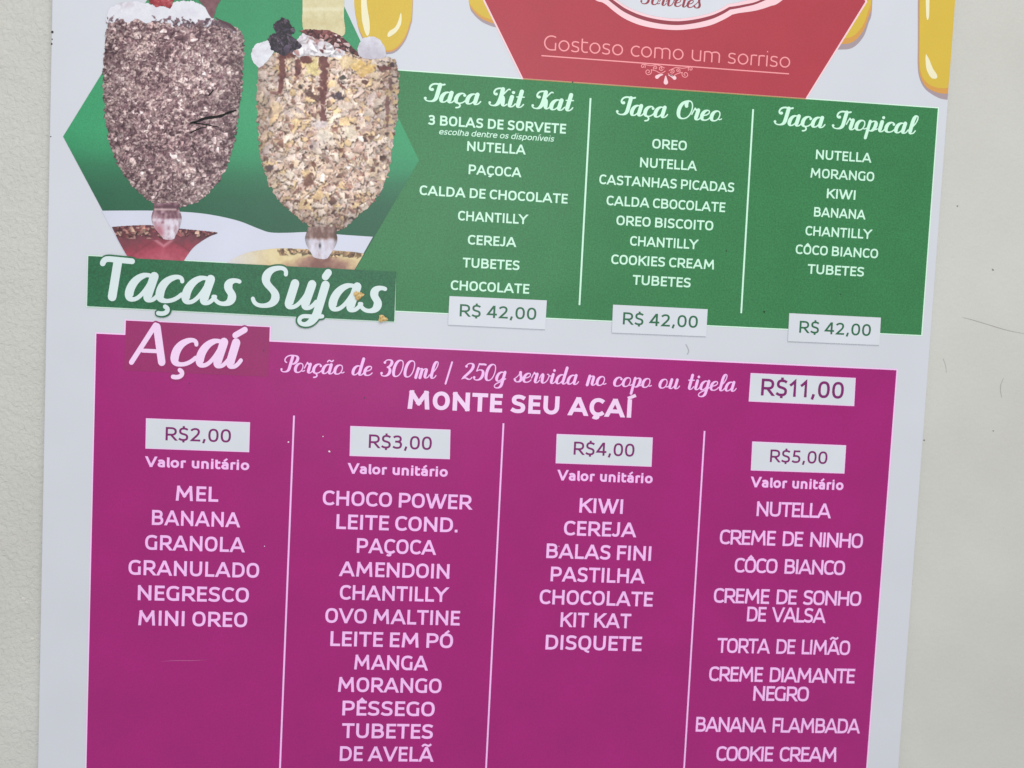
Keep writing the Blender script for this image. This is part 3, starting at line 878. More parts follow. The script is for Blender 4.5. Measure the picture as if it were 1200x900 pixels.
for s, a, b, y in (('NUTELLA', 955.5, 1021, 188.6), ('MORANGO', 949.5, 1024, 210.4), ('KIWI', 968.5, 1002, 233.2),
                   ('BANANA', 953.5, 1014, 255.5), ('CHANTILLY', 943.5, 1022, 278), ('CÔCO BIANCO', 932, 1028.5, 300.2), ('TUBETES', 946, 1012, 322.4)):
    set_line('lettering', s, a, b, y, 11.2, w=.168, **t)


def raised_label(q, depth, base_level, mat, label):
    """a printed price box, raised into a thin plate so that it casts a soft shadow"""
    P = [B(*p) for p in q]
    y0 = -base_level*LAYER; y1 = y0 - depth
    vs = [(x, y0, z) for x, z in P] + [(x, y1, z) for x, z in P]
    me = bpy.data.meshes.new('price_label')
    me.from_pydata(vs, [], [(0, 1, 2, 3)[::-1], (4, 5, 6, 7)] + [(i, (i+1) % 4, 4 + (i+1) % 4, 4 + i) for i in range(4)])
    o = link('price_label', me, board_o, mat)
    bm_fix(me)
    o['label'] = label
    return o, -y1/LAYER


def bm_fix(me):
    import bmesh
    bm = bmesh.new(); bm.from_mesh(me)
    bmesh.ops.recalc_face_normals(bm, faces=bm.faces)
    bm.to_mesh(me); bm.free()


for q, s, a, b, yl, yr, cap in (
        (((526.7, 347), (640.7, 352), (638.7, 386), (525, 380.6)), 'R$ 42,00', 538.5, 628, 370.7, 375, 14.3),
        (((718.2, 357), (829, 362.4), (827.2, 394.2), (716.8, 389.8)), 'R$ 42,00', 729.5, 817, 380.3, 384.2, 14.3),
        (((924.6, 367), (1031.8, 372.2), (1030, 404.4), (923, 399.8)), 'R$ 42,00', 936, 1019.5, 390, 393.8, 14.0)):
    o, lv = raised_label(q, 0.0006, 5.5, MAT['box'], 'pale label with a green price at the foot of the green panel')
    set_line('price_lettering', s, a, b, yl, cap, MAT['price_green'], o, lv + 2, w=.145, K=.66, yr=yr, track=.03)

# ---- magenta panel
MP = [(113, 391), (1050.5, 433.8), (999, 1110), (96.5, 1110)]
mag = poly_px('magenta_panel', MP, 5, MAT['magenta'], board_o)
mag['label'] = 'magenta panel with four columns of pale pink lettering'
poly_px('panel_border', outset(MP, 1.6), 4, MAT['pink_edge'], mag)
for a, b in (((344.6, 487), (320.2, 1100)), ((590, 496), (559.5, 1100)), ((825.6, 505), (789.5, 1100))):
    stroke_px('divider_line', [a, b], 2.0, 7, MAT['pink_ink'], mag, rnd=False)
Pk = MAT['pink_ink']
set_line('subtitle_lettering', 'Porção de 300ml / 250g servida no copo ou tigela', 328.5, 863, 436.2, 11.0, Pk, mag, 8, style='script', yr=458.3, space=1.0)
set_line('heading_lettering', 'MONTE SEU AÇAÍ', 477.5, 744.5, 479, 21.6, MAT['pink_big'], mag, 8, w=.21, yr=489.6, K=.6)
for q, s, a, b, yl, yr, cap in (
        (((172, 491), (292.2, 495.6), (291.2, 529), (171.4, 524.8)), 'R$2,00', 194, 270.5, 516, 518.6, 15.6),
        (((411.4, 500), (527, 504.3), (526.3, 537.2), (410.6, 533.4)), 'R$3,00', 432, 505.7, 525, 527.2, 15.8),
        (((653.2, 509.4), (764, 513.5), (762.6, 546), (652, 542)), 'R$4,00', 672, 743, 532.8, 535.2, 15.3),
        (((882.3, 518.2), (990.5, 522.6), (988.6, 554), (880.7, 550.4)), 'R$5,00', 902, 969, 541.5, 543.8, 14.8)):
    o = poly_px('price_box', q, 8, MAT['box'], board_o)
    o['label'] = 'pale price box on the magenta panel reading ' + s
    poly_px('box_border', outset(q, 0.9), 7, MAT['pink_edge'], o)
    set_line('price_lettering', s, a, b, yl, cap, MAT['price_plum'], o, 10, w=.145, yr=yr, track=.02)
q = ((880.4, 438), (1001.8, 443.7), (1000, 475), (878.2, 469.6))
o = poly_px('price_box', q, 8, MAT['box'], board_o)
o['label'] = 'larger pale price box reading R$11,00 at the right of the magenta panel'
poly_px('box_border', outset(q, 0.9), 7, MAT['pink_edge'], o)
set_line('price_lettering', 'R$11,00', 891.5, 988, 463.2, 19.8, MAT['price_plum'], o, 10, w=.155, yr=467.6, track=.02)
for a, b, yl, yr in ((169.7, 292, 547, 551), (407, 524.5, 555, 558.6), (652.5, 764.5, 563, 566.2), (879, 988, 571, 574.2)):
    set_line('caption_lettering', 'Valor unitário', a, b, yl, 12.3, MAT['pink_ink'], mag, 8, w=.2, yr=yr, K=.6, space=1.3)
m = dict(mat=Pk, parent=mag, level=8)
for s, a, b, y in (('MEL', 206, 255.7, 587.3), ('BANANA', 178, 281.5, 616.5), ('GRANOLA', 170, 287, 645.7),
                   ('GRANULADO', 150.5, 303.5, 675.3), ('NEGRESCO', 161, 291.5, 704.6), ('MINI OREO', 162, 289.5, 733.8)):
    set_line('lettering', s, a, b, y, 17.5, w=.168, track=.02, **m)
for s, a, b, y in (('CHOCO POWER', 378, 553.7, 594.5), ('LEITE COND.', 394, 536, 621.8), ('PAÇOCA', 418, 511, 649), ('AMENDOIN', 397, 526.7, 676.6),
                   ('CHANTILLY', 398, 526, 704), ('OVO MALTINE', 381, 538.5, 731.3), ('LEITE EM PÓ', 387, 530.5, 758.2), ('MANGA', 415, 501.5, 785),
                   ('MORANGO', 396, 517, 811.4), ('PÊSSEGO', 401, 509, 838.8), ('TUBETES', 400.5, 507, 865.2), ('DE AVELÃ', 398, 508, 892)):
    set_line('lettering', s, a, b, y, 17.2, w=.167, **m)
for s, a, b, y in (('KIWI', 678.7, 729.5, 601.4), ('CEREJA', 660.5, 745.5, 628.4), ('BALAS FINI', 640, 762.5, 655.5), ('PASTILHA', 645, 755.3, 682.4),
                   ('CHOCOLATE', 632, 764.5, 709.3), ('KIT KAT', 656.5, 739, 735.4), ('DISQUETE', 639, 751.5, 762)):
    set_line('lettering', s, a, b, y, 17.1, w=.167, **m)
for s, a, b, y in (('NUTELLA', 886, 973.5, 606), ('CREME DE NINHO', 843, 1010.5, 640), ('CÔCO BIANCO', 860.5, 989.5, 672.4), ('CREME DE SONHO', 836, 1008.5, 708.2),
                   ('DE VALSA', 875, 967.2, 729), ('TORTA DE LIMÃO', 840, 995.5, 766.2), ('CREME DIAMANTE', 830.5, 1001, 799.4), ('NEGRO', 882, 947.2, 821.4),
                   ('BANANA FLAMBADA', 815, 1007.5, 858.3), ('COOKIE CREAM', 839, 979.7, 892.2)):
    set_line('lettering', s, a, b, y, 17.2, w=.155, K=.74, track=-.085, space=3.0, **m)

# ---- hexagonal picture of the two sundaes
HX = [(74, 160), (173, -1), (205, -52), (372, -46), (400, 0), (491, 188), (410, 327), (163, 327)]
_, zt = B(280, 0); _, zb = B(280, 290)
hexm = ramp_mat('emerald_gradient_print', [(0.0, (46, 94, 70)), (0.2, (48, 100, 74)), (0.30, (54, 120, 86)), (0.36, (58, 144, 100)), (0.46, (64, 160, 110)), (0.7, (64, 154, 106)), (1.0, (66, 148, 104))], zb, zt, 0.16)
hexo = poly_px('sundae_picture', HX, 7, hexm, board_o)
hexo['label'] = 'hexagonal picture of two crumb coated sundae glasses on an emerald ground'
tab = curve_px([(119, 247), (150, 246.8), (185, 247), (225, 249), (252, 252.5), (280, 259), (303, 268), (317, 272.4), (338, 272.8), (365, 272), (400, 275), (437, 277.5)], 5)
poly_px('tabletop', tab + [(409, 327), (163, 327)], 9, MAT['table'], hexo)

# left-hand drip in front of the hexagon
ctop = [(401, -2), (404, 5), (419, 40), (425, 52)]
poly_px('white_gap', [(398.5, -3), (440, -3), (440, 70), (432, 70), (421.5, 46)], 9, MAT['sheet'], hexo)
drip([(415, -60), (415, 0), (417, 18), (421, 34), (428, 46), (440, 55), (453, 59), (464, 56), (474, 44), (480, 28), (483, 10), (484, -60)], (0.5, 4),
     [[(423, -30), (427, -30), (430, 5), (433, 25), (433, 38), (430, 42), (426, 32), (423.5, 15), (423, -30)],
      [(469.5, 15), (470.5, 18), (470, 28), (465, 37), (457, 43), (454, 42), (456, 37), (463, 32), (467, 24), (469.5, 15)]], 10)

# ---- printed sundaes: fine coloured cells of flat ink, worked out cell by cell
S = 2.6                                                # cells per photo pixel
X0, Y0, X1, Y1 = 110.0, -12.0, 480.0, 322.0
NX, NY = int((X1 - X0)*S), int((Y1 - Y0)*S)
gx = X0 + (np.arange(NX) + .5)/S; gy = Y0 + (np.arange(NY) + .5)/S
PX, PY = np.meshgrid(gx, gy)


def vnoise(scale, seed, oct=3, sx=1.0, sy=1.0):
    r = np.random.default_rng(seed); out = 0; amp = 1; tot = 0
    for o in range(oct):
        s = scale/(2**o)
        u = (PX - X0)/(s*sx); v = (PY - Y0)/(s*sy)
        G_ = r.random((int(v.max()) + 3, int(u.max()) + 3))
        i = u.astype(int); j = v.astype(int); fu = u - i; fv = v - j
        fu = fu*fu*(3 - 2*fu); fv = fv*fv*(3 - 2*fv)
        out = out + amp*((G_[j, i]*(1-fu) + G_[j, i+1]*fu)*(1-fv) + (G_[j+1, i]*(1-fu) + G_[j+1, i+1]*fu)*fv)
        tot += amp; amp *= .55
    return out/tot


def voronoi(cell, seed, warp=0.4, ax=1.0, ay=1.0):
    """id, distance to centre, border distance of irregular pieces"""
    r = np.random.default_rng(seed)
    wx = (vnoise(cell*0.8, seed + 1, 2) - .5)*cell*warp*2; wy = (vnoise(cell*0.8, seed + 2, 2) - .5)*cell*warp*2
    u = (PX - X0 + wx)/(cell*ax) + 3; v = (PY - Y0 + wy)/(cell*ay) + 3
    gi, gj = int(u.max()) + 6, int(v.max()) + 6
    jx = r.random((gj, gi)); jy = r.random((gj, gi))
    iu = u.astype(int); iv = v.astype(int)
    d1 = np.full(u.shape, 9.0); d2 = np.full(u.shape, 9.0); idn = np.zeros(u.shape, int)
    ddx = np.zeros(u.shape); ddy = np.zeros(u.shape)
    for a in (-1, 0, 1):
        for b in (-1, 0, 1):
            ii = iu + a; jj = iv + b
            cx = ii + jx[jj, ii]; cy = jj + jy[jj, ii]
            d = np.hypot(u - cx, v - cy)
            n = d < d1
            d2 = np.where(n, d1, np.minimum(d2, d))
            idn = np.where(n, jj*gi + ii, idn); ddx = np.where(n, u - cx, ddx); ddy = np.where(n, v - cy, ddy)
            d1 = np.where(n, d, d1)
    rnd = np.random.default_rng(seed + 5).random(gi*gj)
    rnd2 = np.random.default_rng(seed + 6).random(gi*gj)
    return rnd[idn], rnd2[idn], d1, d2 - d1, ddx, ddy


def inside(pts, jit=None):
    P = curve_px(list(pts) + [pts[0]], 6)
    x = PX if jit is None else PX + jit[0]; y = PY if jit is None else PY + jit[1]
    m_ = np.zeros(PX.shape, bool)
    for (xa, ya), (xb, yb) in zip(P[:-1], P[1:]):
        if ya == yb:
            continue
        c = ((ya > y) != (yb > y))
        m_ ^= c & (x < (xb - xa)*(y - ya)/(yb - ya) + xa)
    return m_


def soften(a, n=1):
    """the picture was printed from a photograph: its dots blur into each other a little"""
    for _ in range(n):
        b = np.pad(a, ((1, 1), (1, 1), (0, 0)), mode='edge')
        a = (b[1:-1, :-2] + 2*b[1:-1, 1:-1] + b[1:-1, 2:])/4
        b = np.pad(a, ((1, 1), (1, 1), (0, 0)), mode='edge')
        a = (b[:-2, 1:-1] + 2*b[1:-1, 1:-1] + b[2:, 1:-1])/4
    return a


def pal(t, cols):
    cols = np.array(cols, float); n = len(cols) - 1
    t = np.clip(t, 0, .9999)*n; i = t.astype(int); f = (t - i)[..., None]
    return cols[i]*(1 - f) + cols[i + 1]*f


def rough_edge(a, seed, cell=4.0):
    return ((vnoise(cell, seed, 3) - .5)*a*2, (vnoise(cell, seed + 9, 3) - .5)*a*2)


def cells_object(name, mask, rgb, level, parent):
    js, is_ = np.nonzero(mask)
    if len(js) == 0:
        return None
    vid = np.full((NY + 1, NX + 1), -1, int)
    for a in (0, 1):
        for b in (0, 1):
            vid[js + a, is_ + b] = 0
    vj, vi = np.nonzero(vid == 0)
    vid[vj, vi] = np.arange(len(vj))
    bxm, bzm = board(X0 + vi/S, Y0 + vj/S)
    me = bpy.data.meshes.new(name)
    me.vertices.add(len(vj))
    co = np.stack([bxm, np.full(len(vj), -level*LAYER), bzm], 1).astype(np.float32)
    me.vertices.foreach_set('co', co.ravel())
    q = np.stack([vid[js + 1, is_], vid[js + 1, is_ + 1], vid[js, is_ + 1], vid[js, is_]], 1)
    n = len(q)
    me.loops.add(n*4); me.loops.foreach_set('vertex_index', q.ravel().astype(np.int32))
    me.polygons.add(n)
    me.polygons.foreach_set('loop_start', (np.arange(n)*4).astype(np.int32))
    me.update(calc_edges=True)
    at = me.color_attributes.new('ink', 'FLOAT_COLOR', 'CORNER')
    c = np.clip(lin(np.clip(rgb[js, is_], 0, 255))*GAIN - 0.015, 0.004, 0.94)
    c = np.concatenate([c, np.ones((n, 1))], 1)
    at.data.foreach_set('color', np.repeat(c, 4, axis=0).ravel().astype(np.float32))
    return link(name, me, parent, CELLM)


CELLM, nt, p = new_mat('picture_print')
sheet_finish(nt, p)
an = nt.nodes.new('ShaderNodeAttribute'); an.attribute_name = 'ink'
nt.links.new(grain_nodes(nt, an.outputs['Color'], 0.05, 1400, 0.01), p.inputs['Base Color'])


def splat(img, mask, n, size, palette, seed, stretch=(1.0, 1.8), contrast=.3, shadow=.35, yprob=None, rough=.18):
    """lay n angular crumbs of printed colour over the image, back to front"""
    r = np.random.default_rng(seed)
    js, is_ = np.nonzero(mask)
    if yprob is not None:
        pr = yprob[js, is_].astype(float); pr /= pr.sum()
        pick = r.choice(len(js), n, p=pr)
    else:
        pick = r.integers(0, len(js), n)
    cols = np.array(palette, float)
    nz = vnoise(1.6, seed + 3, 2) - .5
    for k in pick:
        cx = gx[is_[k]]; cy = gy[js[k]]
        a = r.uniform(*size); st = r.uniform(*stretch); th = r.uniform(0, math.pi)
        m_ = r.integers(4, 8)
        ang = np.sort(r.uniform(0, 2*math.pi, m_)); rad = r.uniform(.62, 1.05, m_)
        w_ = int((a*st + 2)*S) + 1
        i0, i1 = max(is_[k] - w_, 0), min(is_[k] + w_ + 1, NX); j0, j1 = max(js[k] - w_, 0), min(js[k] + w_ + 1, NY)
        X = PX[j0:j1, i0:i1] - cx; Y = PY[j0:j1, i0:i1] - cy
        u = (X*math.cos(th) + Y*math.sin(th))/(a*st); v = (-X*math.sin(th) + Y*math.cos(th))/a
        d = np.full(u.shape, -9.0); nx_ = np.zeros(u.shape)
        for q, rr in zip(ang, rad):
            e = u*math.cos(q) + v*math.sin(q) - rr
            c_ = math.cos(q + th)*.45 + math.sin(q + th)
            nx_ = np.where(e > d, -c_, nx_); d = np.maximum(d, e)
        d = d + nz[j0:j1, i0:i1]*rough*2
        u2 = ((X - .5)*math.cos(th) + (Y - 1.0)*math.sin(th))/(a*st); v2 = (-(X - .5)*math.sin(th) + (Y - 1.0)*math.cos(th))/a
        ds = np.full(u.shape, -9.0)
        for q, rr in zip(ang, rad):
            ds = np.maximum(ds, u2*math.cos(q) + v2*math.sin(q) - rr)
        sub = img[j0:j1, i0:i1]
        sh = (np.clip(-ds/.25 + .4, 0, 1)*shadow)[..., None]
        sub[:] = sub*(1 - sh)
        c = cols[r.integers(0, len(cols))]*r.uniform(.9, 1.06)
        rim = np.clip(1 + d/.45, 0, 1)*nx_*contrast
        face = c[None, None]*(1 + rim - .10*(u*math.cos(th) * .3 + v) + nz[j0:j1, i0:i1]*.25)[..., None]
        al = np.clip(-d/.16, 0, 1)[..., None]
        sub[:] = sub*(1 - al) + face*al


# chocolate crumb glass
G1 = [(127, 22), (122, 60), (121, 100), (123.5, 140), (131, 175), (142, 200), (157, 220), (174, 234), (188, 241), (206, 243),
      (226, 239), (243, 228), (258, 211), (268, 190), (275, 165), (280, 132), (284, 100), (286, 62), (285, 42), (276, 32), (240, 20), (200, 18)]
m1 = inside(G1, rough_edge(2.6, 11, 3.0))
r1, r2, d1, e1, dx1, dy1 = voronoi(3.1, 21, 1.0, 1.25, .85)
q1, q2, d3, e3, dx3, dy3 = voronoi(5.5, 41, 1.0, 1.2, .8)
base = vnoise(26, 51, 3)
t_ = 0.58*r1 + 0.30*q1 + 0.22*(dy1*-.7 - dx1*.2) + 0.5*(base - .5) + .02
t_ = 0.5 + (t_ - 0.47)*1.25
fine = vnoise(1.7, 52, 2)
t_ += (fine - .5)*.35
t_ = .5 + (t_ - .5)*1.15
rgb1 = pal(t_, [(80, 60, 68), (102, 80, 87), (116, 92, 98), (140, 114, 118), (182, 156, 155), (204, 182, 179), (214, 196, 193)])
noise1 = rgb1.copy()
thin_ = .35 + .9*vnoise(14, 53, 2)
splat(rgb1, m1, 2600, (.8, 1.9), [(112, 90, 96), (96, 74, 82), (126, 102, 106), (88, 68, 76)], 301, contrast=.08, shadow=.1, rough=.5)
splat(rgb1, m1, 4200, (.6, 1.7), [(196, 174, 171), (184, 160, 159), (206, 188, 184), (168, 144, 145), (190, 164, 160)], 302, stretch=(1, 2.4), contrast=.10, shadow=.2, yprob=thin_**3, rough=.6)
splat(rgb1, m1, 2600, (.5, 1.5), [(102, 80, 87), (90, 70, 77), (116, 94, 99)], 303, contrast=.08, shadow=.05, stretch=(1, 2.6), rough=.6)
splat(rgb1, m1, 700, (.5, 1.0), [(222, 206, 203), (212, 194, 191)], 304, contrast=.08, shadow=.2, rough=.6)
rgb1 = .55*rgb1 + .45*noise1
rgb1 = 145 + (rgb1 - 137)*1.28 + np.array([0, 2, 0])
rgb1 = soften(rgb1, 1)
# rounder glass: the printed photo darkens gently to the sides of the bowl
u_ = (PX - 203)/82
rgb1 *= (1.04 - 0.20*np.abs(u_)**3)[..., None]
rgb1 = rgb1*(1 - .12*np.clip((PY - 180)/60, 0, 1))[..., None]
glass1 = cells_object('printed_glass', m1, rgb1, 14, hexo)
glass1['label'] = 'printed glass coated in dark chocolate crumbs'

# whipped cream
CR1 = [(124, 27), (127, 14), (134, 7), (150, 2), (172, 4), (196, 8), (205, 3), (218, 1), (232, 4), (243, 11), (251, 22), (262, 27),
       (272, 31), (278, 37), (272, 38), (262, 33), (252, 31), (244, 33), (238, 31), (228, 30), (220, 33), (212, 29), (205, 33), (200, 28),
       (192, 26), (188, 28), (180, 24), (172, 27), (160, 22), (150, 27), (142, 22), (134, 27)]
mc = inside(CR1, rough_edge(1.6, 61, 3.5))
nb = vnoise(9, 62, 3)
rgbc = pal(.25 + nb*.7, [(206, 200, 212), (216, 214, 224), (224, 224, 232), (232, 232, 238)])
pk = np.clip((178 - PX)/50, 0, 1)*np.clip((vnoise(5, 63, 2) - .5)*5, 0, 1)*np.clip((16 - PY)/12, 0, 1)
rgbc = rgbc*(1 - pk[..., None]*.35) + np.array([150, 110, 120])*pk[..., None]*.35
splat(rgbc, mc & (PY > 19), 120, (.6, 1.8), [(118, 94, 102), (134, 110, 116), (96, 76, 86)], 341, contrast=.1, shadow=.1, yprob=np.clip((PY - 18)/14, 0, 1)**2 + .01, rough=.6)
rgbc = soften(rgbc, 1)
cells_object('printed_cream', mc, rgbc, 17, hexo)
mch = inside([(173, -14), (175, 2), (179, 5), (184, 9), (191, 7), (199, 10), (203, 3), (205, -14)], rough_edge(.8, 71, 3))
cells_object('printed_cherry', mch, pal(vnoise(4, 72, 3)*1.3 - .15, [(104, 44, 52), (150, 56, 64), (178, 84, 88), (196, 150, 152)]), 19, hexo)
mtu = inside([(231, -14), (233, 0), (240, 8), (246, 19), (250, 21), (254, 8), (259, -1), (262, -14), (246, -14)])
cells_object('printed_wafer_tube', mtu, pal(.2 + vnoise(6, 73, 3)*.7, [(98, 64, 72), (124, 86, 92), (150, 112, 114)]), 18, hexo)
mwh = inside([(252, 20), (260, 24), (270, 28), (277, 35), (275, 36), (266, 30), (256, 24)])
cells_object('printed_cream_edge', mwh, np.full(PX.shape + (3,), 0.) + np.array([90, 66, 74.]), 18.5, hexo)

# saucer with red sauce and stem of the first glass
ms = inside([(131.2, 266), (150, 264.6), (178, 264), (212, 268), (238, 270.5), (255, 272.8), (246, 277), (236, 283), (226, 291), (216, 305), (214, 312),
             (156, 312), (149, 300), (140, 284)])
nz = vnoise(5, 81, 4)
dep = np.clip((PY - 266)/36 + (nz - .5)*.5 - np.abs(PX - 192)/160, 0, 1)
rgbs = pal(dep, [(100, 58, 66), (122, 66, 76), (146, 66, 80), (170, 74, 92), (186, 92, 108)])
cr = (vnoise(4, 82, 3) > .57) & (PY < 280) & (PX < 180) & (PX > 137) & (PY > 266)
rgbs[cr] = rgbs[cr]*.3 + np.array([188, 158, 140])*.7
ln = np.exp(-((np.abs(PX - 192) - 9 - (PY - 282)*-1.4)**2)/9)*(PY > 281)*(PY < 292)
rgbs = rgbs*(1 - ln[..., None]*.6) + np.array([222, 160, 172])*ln[..., None]*.6
foot = np.exp(-((np.abs(PX - 192) - 12 - (PY - 282)*1.5)**2)/6)*(PY > 280)*(PY < 302)   # the glass foot spreading over the dish
rgbs = rgbs*(1 - foot[..., None]*.35) + np.array([112, 54, 66])*foot[..., None]*.35
splat(rgbs, ms & (PY < 276), 90, (.7, 2.2), [(112, 62, 66), (150, 84, 88), (190, 158, 140), (90, 50, 56), (168, 120, 112)], 331, contrast=.2, stretch=(1, 2))
cells_object('printed_saucer', ms, soften(rgbs, 1), 13, hexo)
mst = inside([(181, 238), (180.5, 244), (178.5, 250), (177.5, 256), (179, 262), (182, 268), (186, 273), (189.5, 277), (193, 280.5), (203, 280.5), (206.5, 275), (209.5, 269), (212, 262), (213, 255), (211.5, 249), (209.5, 244), (209, 238)])
v_ = (PY - 242)/36; w_ = (PX - 195)/17
n_ = vnoise(5, 83, 3, .8, 1.3)
t2 = .30 + .45*np.clip((PY - 255)/3, 0, 1) + (n_ - .5)*.9 - .35*np.exp(-((PY - 243)/3)**2)
t2 = t2 + .25*np.exp(-((PX - 201)/3.0)**2)*(PY > 256) - .3*np.exp(-((PX - 191)/2.2)**2)*(PY > 250)*(PY < 262)
rgbt = pal(t2, [(96, 66, 76), (140, 104, 114), (182, 152, 162), (216, 204, 216), (228, 224, 234)])
red_ = np.exp(-(((PX - 187)/6)**2 + ((PY - 271)/9)**2))[..., None]
rgbt = rgbt*(1 - .75*red_) + np.array([168, 84, 98])*.75*red_
rim = (np.abs(w_ + .04) > .9)[..., None]
rgbt = np.where(rim & (PY > 250)[..., None], rgbt*.84, rgbt)
lip = np.exp(-((PY - 245.5 - (PX - 195)*.01)/1.2)**2)*(np.abs(PX - 194) < 13)
rgbt = rgbt*(1 - .8*lip[..., None]) + np.array([224, 196, 196])*.8*lip[..., None]
cells_object('printed_stem', mst, soften(rgbt, 2), 15, hexo)

# nut glass
G2 = [(304, 72), (301, 105), (301.5, 140), (305, 178), (311, 206), (323, 230), (342, 249), (358, 262), (372, 270), (388, 272), (402, 267),
      (418, 254), (436, 239), (449, 218), (457, 194), (461.5, 165), (466, 130), (467.5, 95), (464, 72), (450, 66), (400, 60), (330, 60)]
m2 = inside(G2, rough_edge(3.0, 111, 3.6))
r1, r2, d1, e1, dx1, dy1 = voronoi(9.0, 121, 1.0, 1.25, .8)
s1, s2, sd, se, sdx, sdy = voronoi(3.8, 141, 1.2, 1.35, .75)
big = (q1 * 0)
t_ = .66 + .36*(r1 - .5) + .26*(s1 - .5) + .20*(-dy1 - .4*dx1) + .16*(-sdy) + (vnoise(1.8, 151, 2) - .5)*.32 + (vnoise(24, 152, 2) - .5)*.35
crack = np.clip(1 - e1/.13, 0, 1)*(.6 + .4*r2)
t_ -= crack*.46
crack2 = np.clip(1 - se/.16, 0, 1)*(s2 > .35)
t_ -= crack2*.20
t_ -= .18*np.clip((PY - 228)/30, 0, 1)
rgb2 = pal(t_, [(92, 66, 64), (128, 98, 92), (166, 136, 126), (194, 168, 154), (210, 190, 176), (220, 206, 196), (226, 216, 212)])
hue = (r2 - .5)[..., None]
rgb2 = rgb2 + hue*np.array([6, 3, -14])
yl_ = (s2 > .92)[..., None]*np.clip((t_ - .35)*3, 0, 1)[..., None]
rgb2 = rgb2*(1 - .45*yl_) + np.array([216, 178, 116])*.45*yl_
dk = ((s2 < .045) | (vnoise(6, 161, 2) > .83))[..., None]
rgb2 = np.where(dk, rgb2*.45 + np.array([30, 22, 26])*.5, rgb2)
nutc = [(222, 202, 186), (216, 192, 172), (226, 212, 202), (208, 184, 170), (218, 190, 152), (198, 172, 162), (222, 204, 196), (212, 196, 192)]
noise2 = rgb2.copy()
splat(rgb2, m2, 900, (1.2, 2.6), nutc + [(176, 144, 130), (150, 118, 108)], 312, contrast=.16, shadow=.3, stretch=(1, 2.0), rough=.4)
splat(rgb2, m2, 620, (2.2, 4.4), nutc, 311, contrast=.18, shadow=.38, stretch=(1, 1.5), rough=.5)
splat(rgb2, m2, 120, (3.4, 5.4), [(230, 216, 204), (226, 206, 182), (224, 198, 156), (226, 212, 200)], 313, contrast=.16, shadow=.45, stretch=(1, 1.4), rough=.5)
splat(rgb2, m2, 520, (.6, 1.5), [(206, 180, 162), (226, 212, 202), (150, 116, 106), (128, 96, 88), (190, 158, 142)], 314, contrast=.12, shadow=.2, stretch=(1, 2.4), rough=.6)
splat(rgb2, m2, 60, (.8, 1.8), [(92, 68, 64), (78, 60, 64), (104, 72, 62)], 315, contrast=.15, shadow=.2, rough=.5)
rgb2 = .88*rgb2 + .12*noise2
rgb2 = 170 + (rgb2 - 165)*1.12 + np.array([4, 1, -2])
rgb2 = soften(rgb2, 1)
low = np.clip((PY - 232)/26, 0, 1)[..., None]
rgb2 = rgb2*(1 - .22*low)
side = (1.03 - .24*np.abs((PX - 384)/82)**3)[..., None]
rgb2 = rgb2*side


def blob(cx, cy, rx, ry, c, k=1.0, soft=.35, seed=0):
    global rgb2
    d = np.hypot((PX - cx)/rx, (PY - cy)/ry) + (vnoise(4, 900 + seed, 2) - .5)*1.3
    a = (np.clip((1 - d)/soft, 0, 1)*k)[..., None]
    tex = (.82 + .36*vnoise(2.5, 950 + seed, 2))[..., None]
    rgb2 = rgb2*(1 - a) + np.array(c)*tex*a


CH = (102, 58, 56)
for k_, (cx, cy, rx, ry, c) in enumerate((
        (414, 75, 11, 10, (226, 198, 140)), (428, 80, 16, 10, (216, 180, 110)), (404, 73, 9, 11, (228, 204, 164)), (367, 79, 10, 13, (222, 204, 142)),
        (343, 62, 21, 6, CH), (358, 70, 9, 6, CH), (330, 80, 5.4, 20, CH), (329, 99, 4.0, 14, CH), (349, 80, 3.8, 13, CH),
        (380, 86, 6.2, 26, CH), (378, 112, 5.6, 16, CH), (378.5, 136, 4.2, 18, CH), (362, 110, 7, 6, (92, 66, 62)), (369, 114, 5, 3, (104, 72, 66)),
        (397, 112, 8, 5, (66, 54, 64)), (402, 91, 4.5, 3, (70, 66, 60)), (427, 97, 5, 4, (86, 56, 50)), (352, 101, 3, 3, (70, 54, 46)),
        (448, 80, 9, 4, CH), (454, 128, 2.5, 22, (120, 84, 78)), (458, 98, 3, 14, (104, 74, 70)), (460, 76, 3, 6, (60, 44, 48)), (322, 109, 6, 2, (140, 98, 92)),
        (410, 155, 9, 8, (234, 220, 196)), (380, 160, 9, 8, (232, 220, 204)), (323, 128, 8, 8, (224, 196, 160)), (363, 212, 10, 8, (122, 84, 70)),
        (373, 230, 9, 6, (216, 184, 138)), (338, 206, 7, 6, (230, 216, 198)), (375, 146, 14, 6, (220, 208, 206)), (316, 196, 5, 5, (84, 66, 70)), (407, 124, 16, 5, (228, 208, 190)))):
    blob(cx, cy, rx, ry, c, .88, seed=k_)
rgb2 = soften(rgb2, 1)
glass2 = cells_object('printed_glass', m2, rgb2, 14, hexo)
glass2['label'] = 'printed glass coated in chopped nuts with chocolate drips'

mw = inside([(355, -14), (354.5, 10), (356, 36), (370, 40), (402, 42), (403, 20), (401, -14), (378, -14)])
bands = .5 + .35*np.exp(-((PY - 11)/2.2)**2) - .1*np.exp(-((PY - 28)/6)**2)
cells_object('printed_wafer_stick', mw, pal(bands + (vnoise(5, 171, 3) - .5)*.5, [(186, 172, 128), (208, 196, 152), (220, 212, 172), (228, 222, 190)]), 13, hexo)
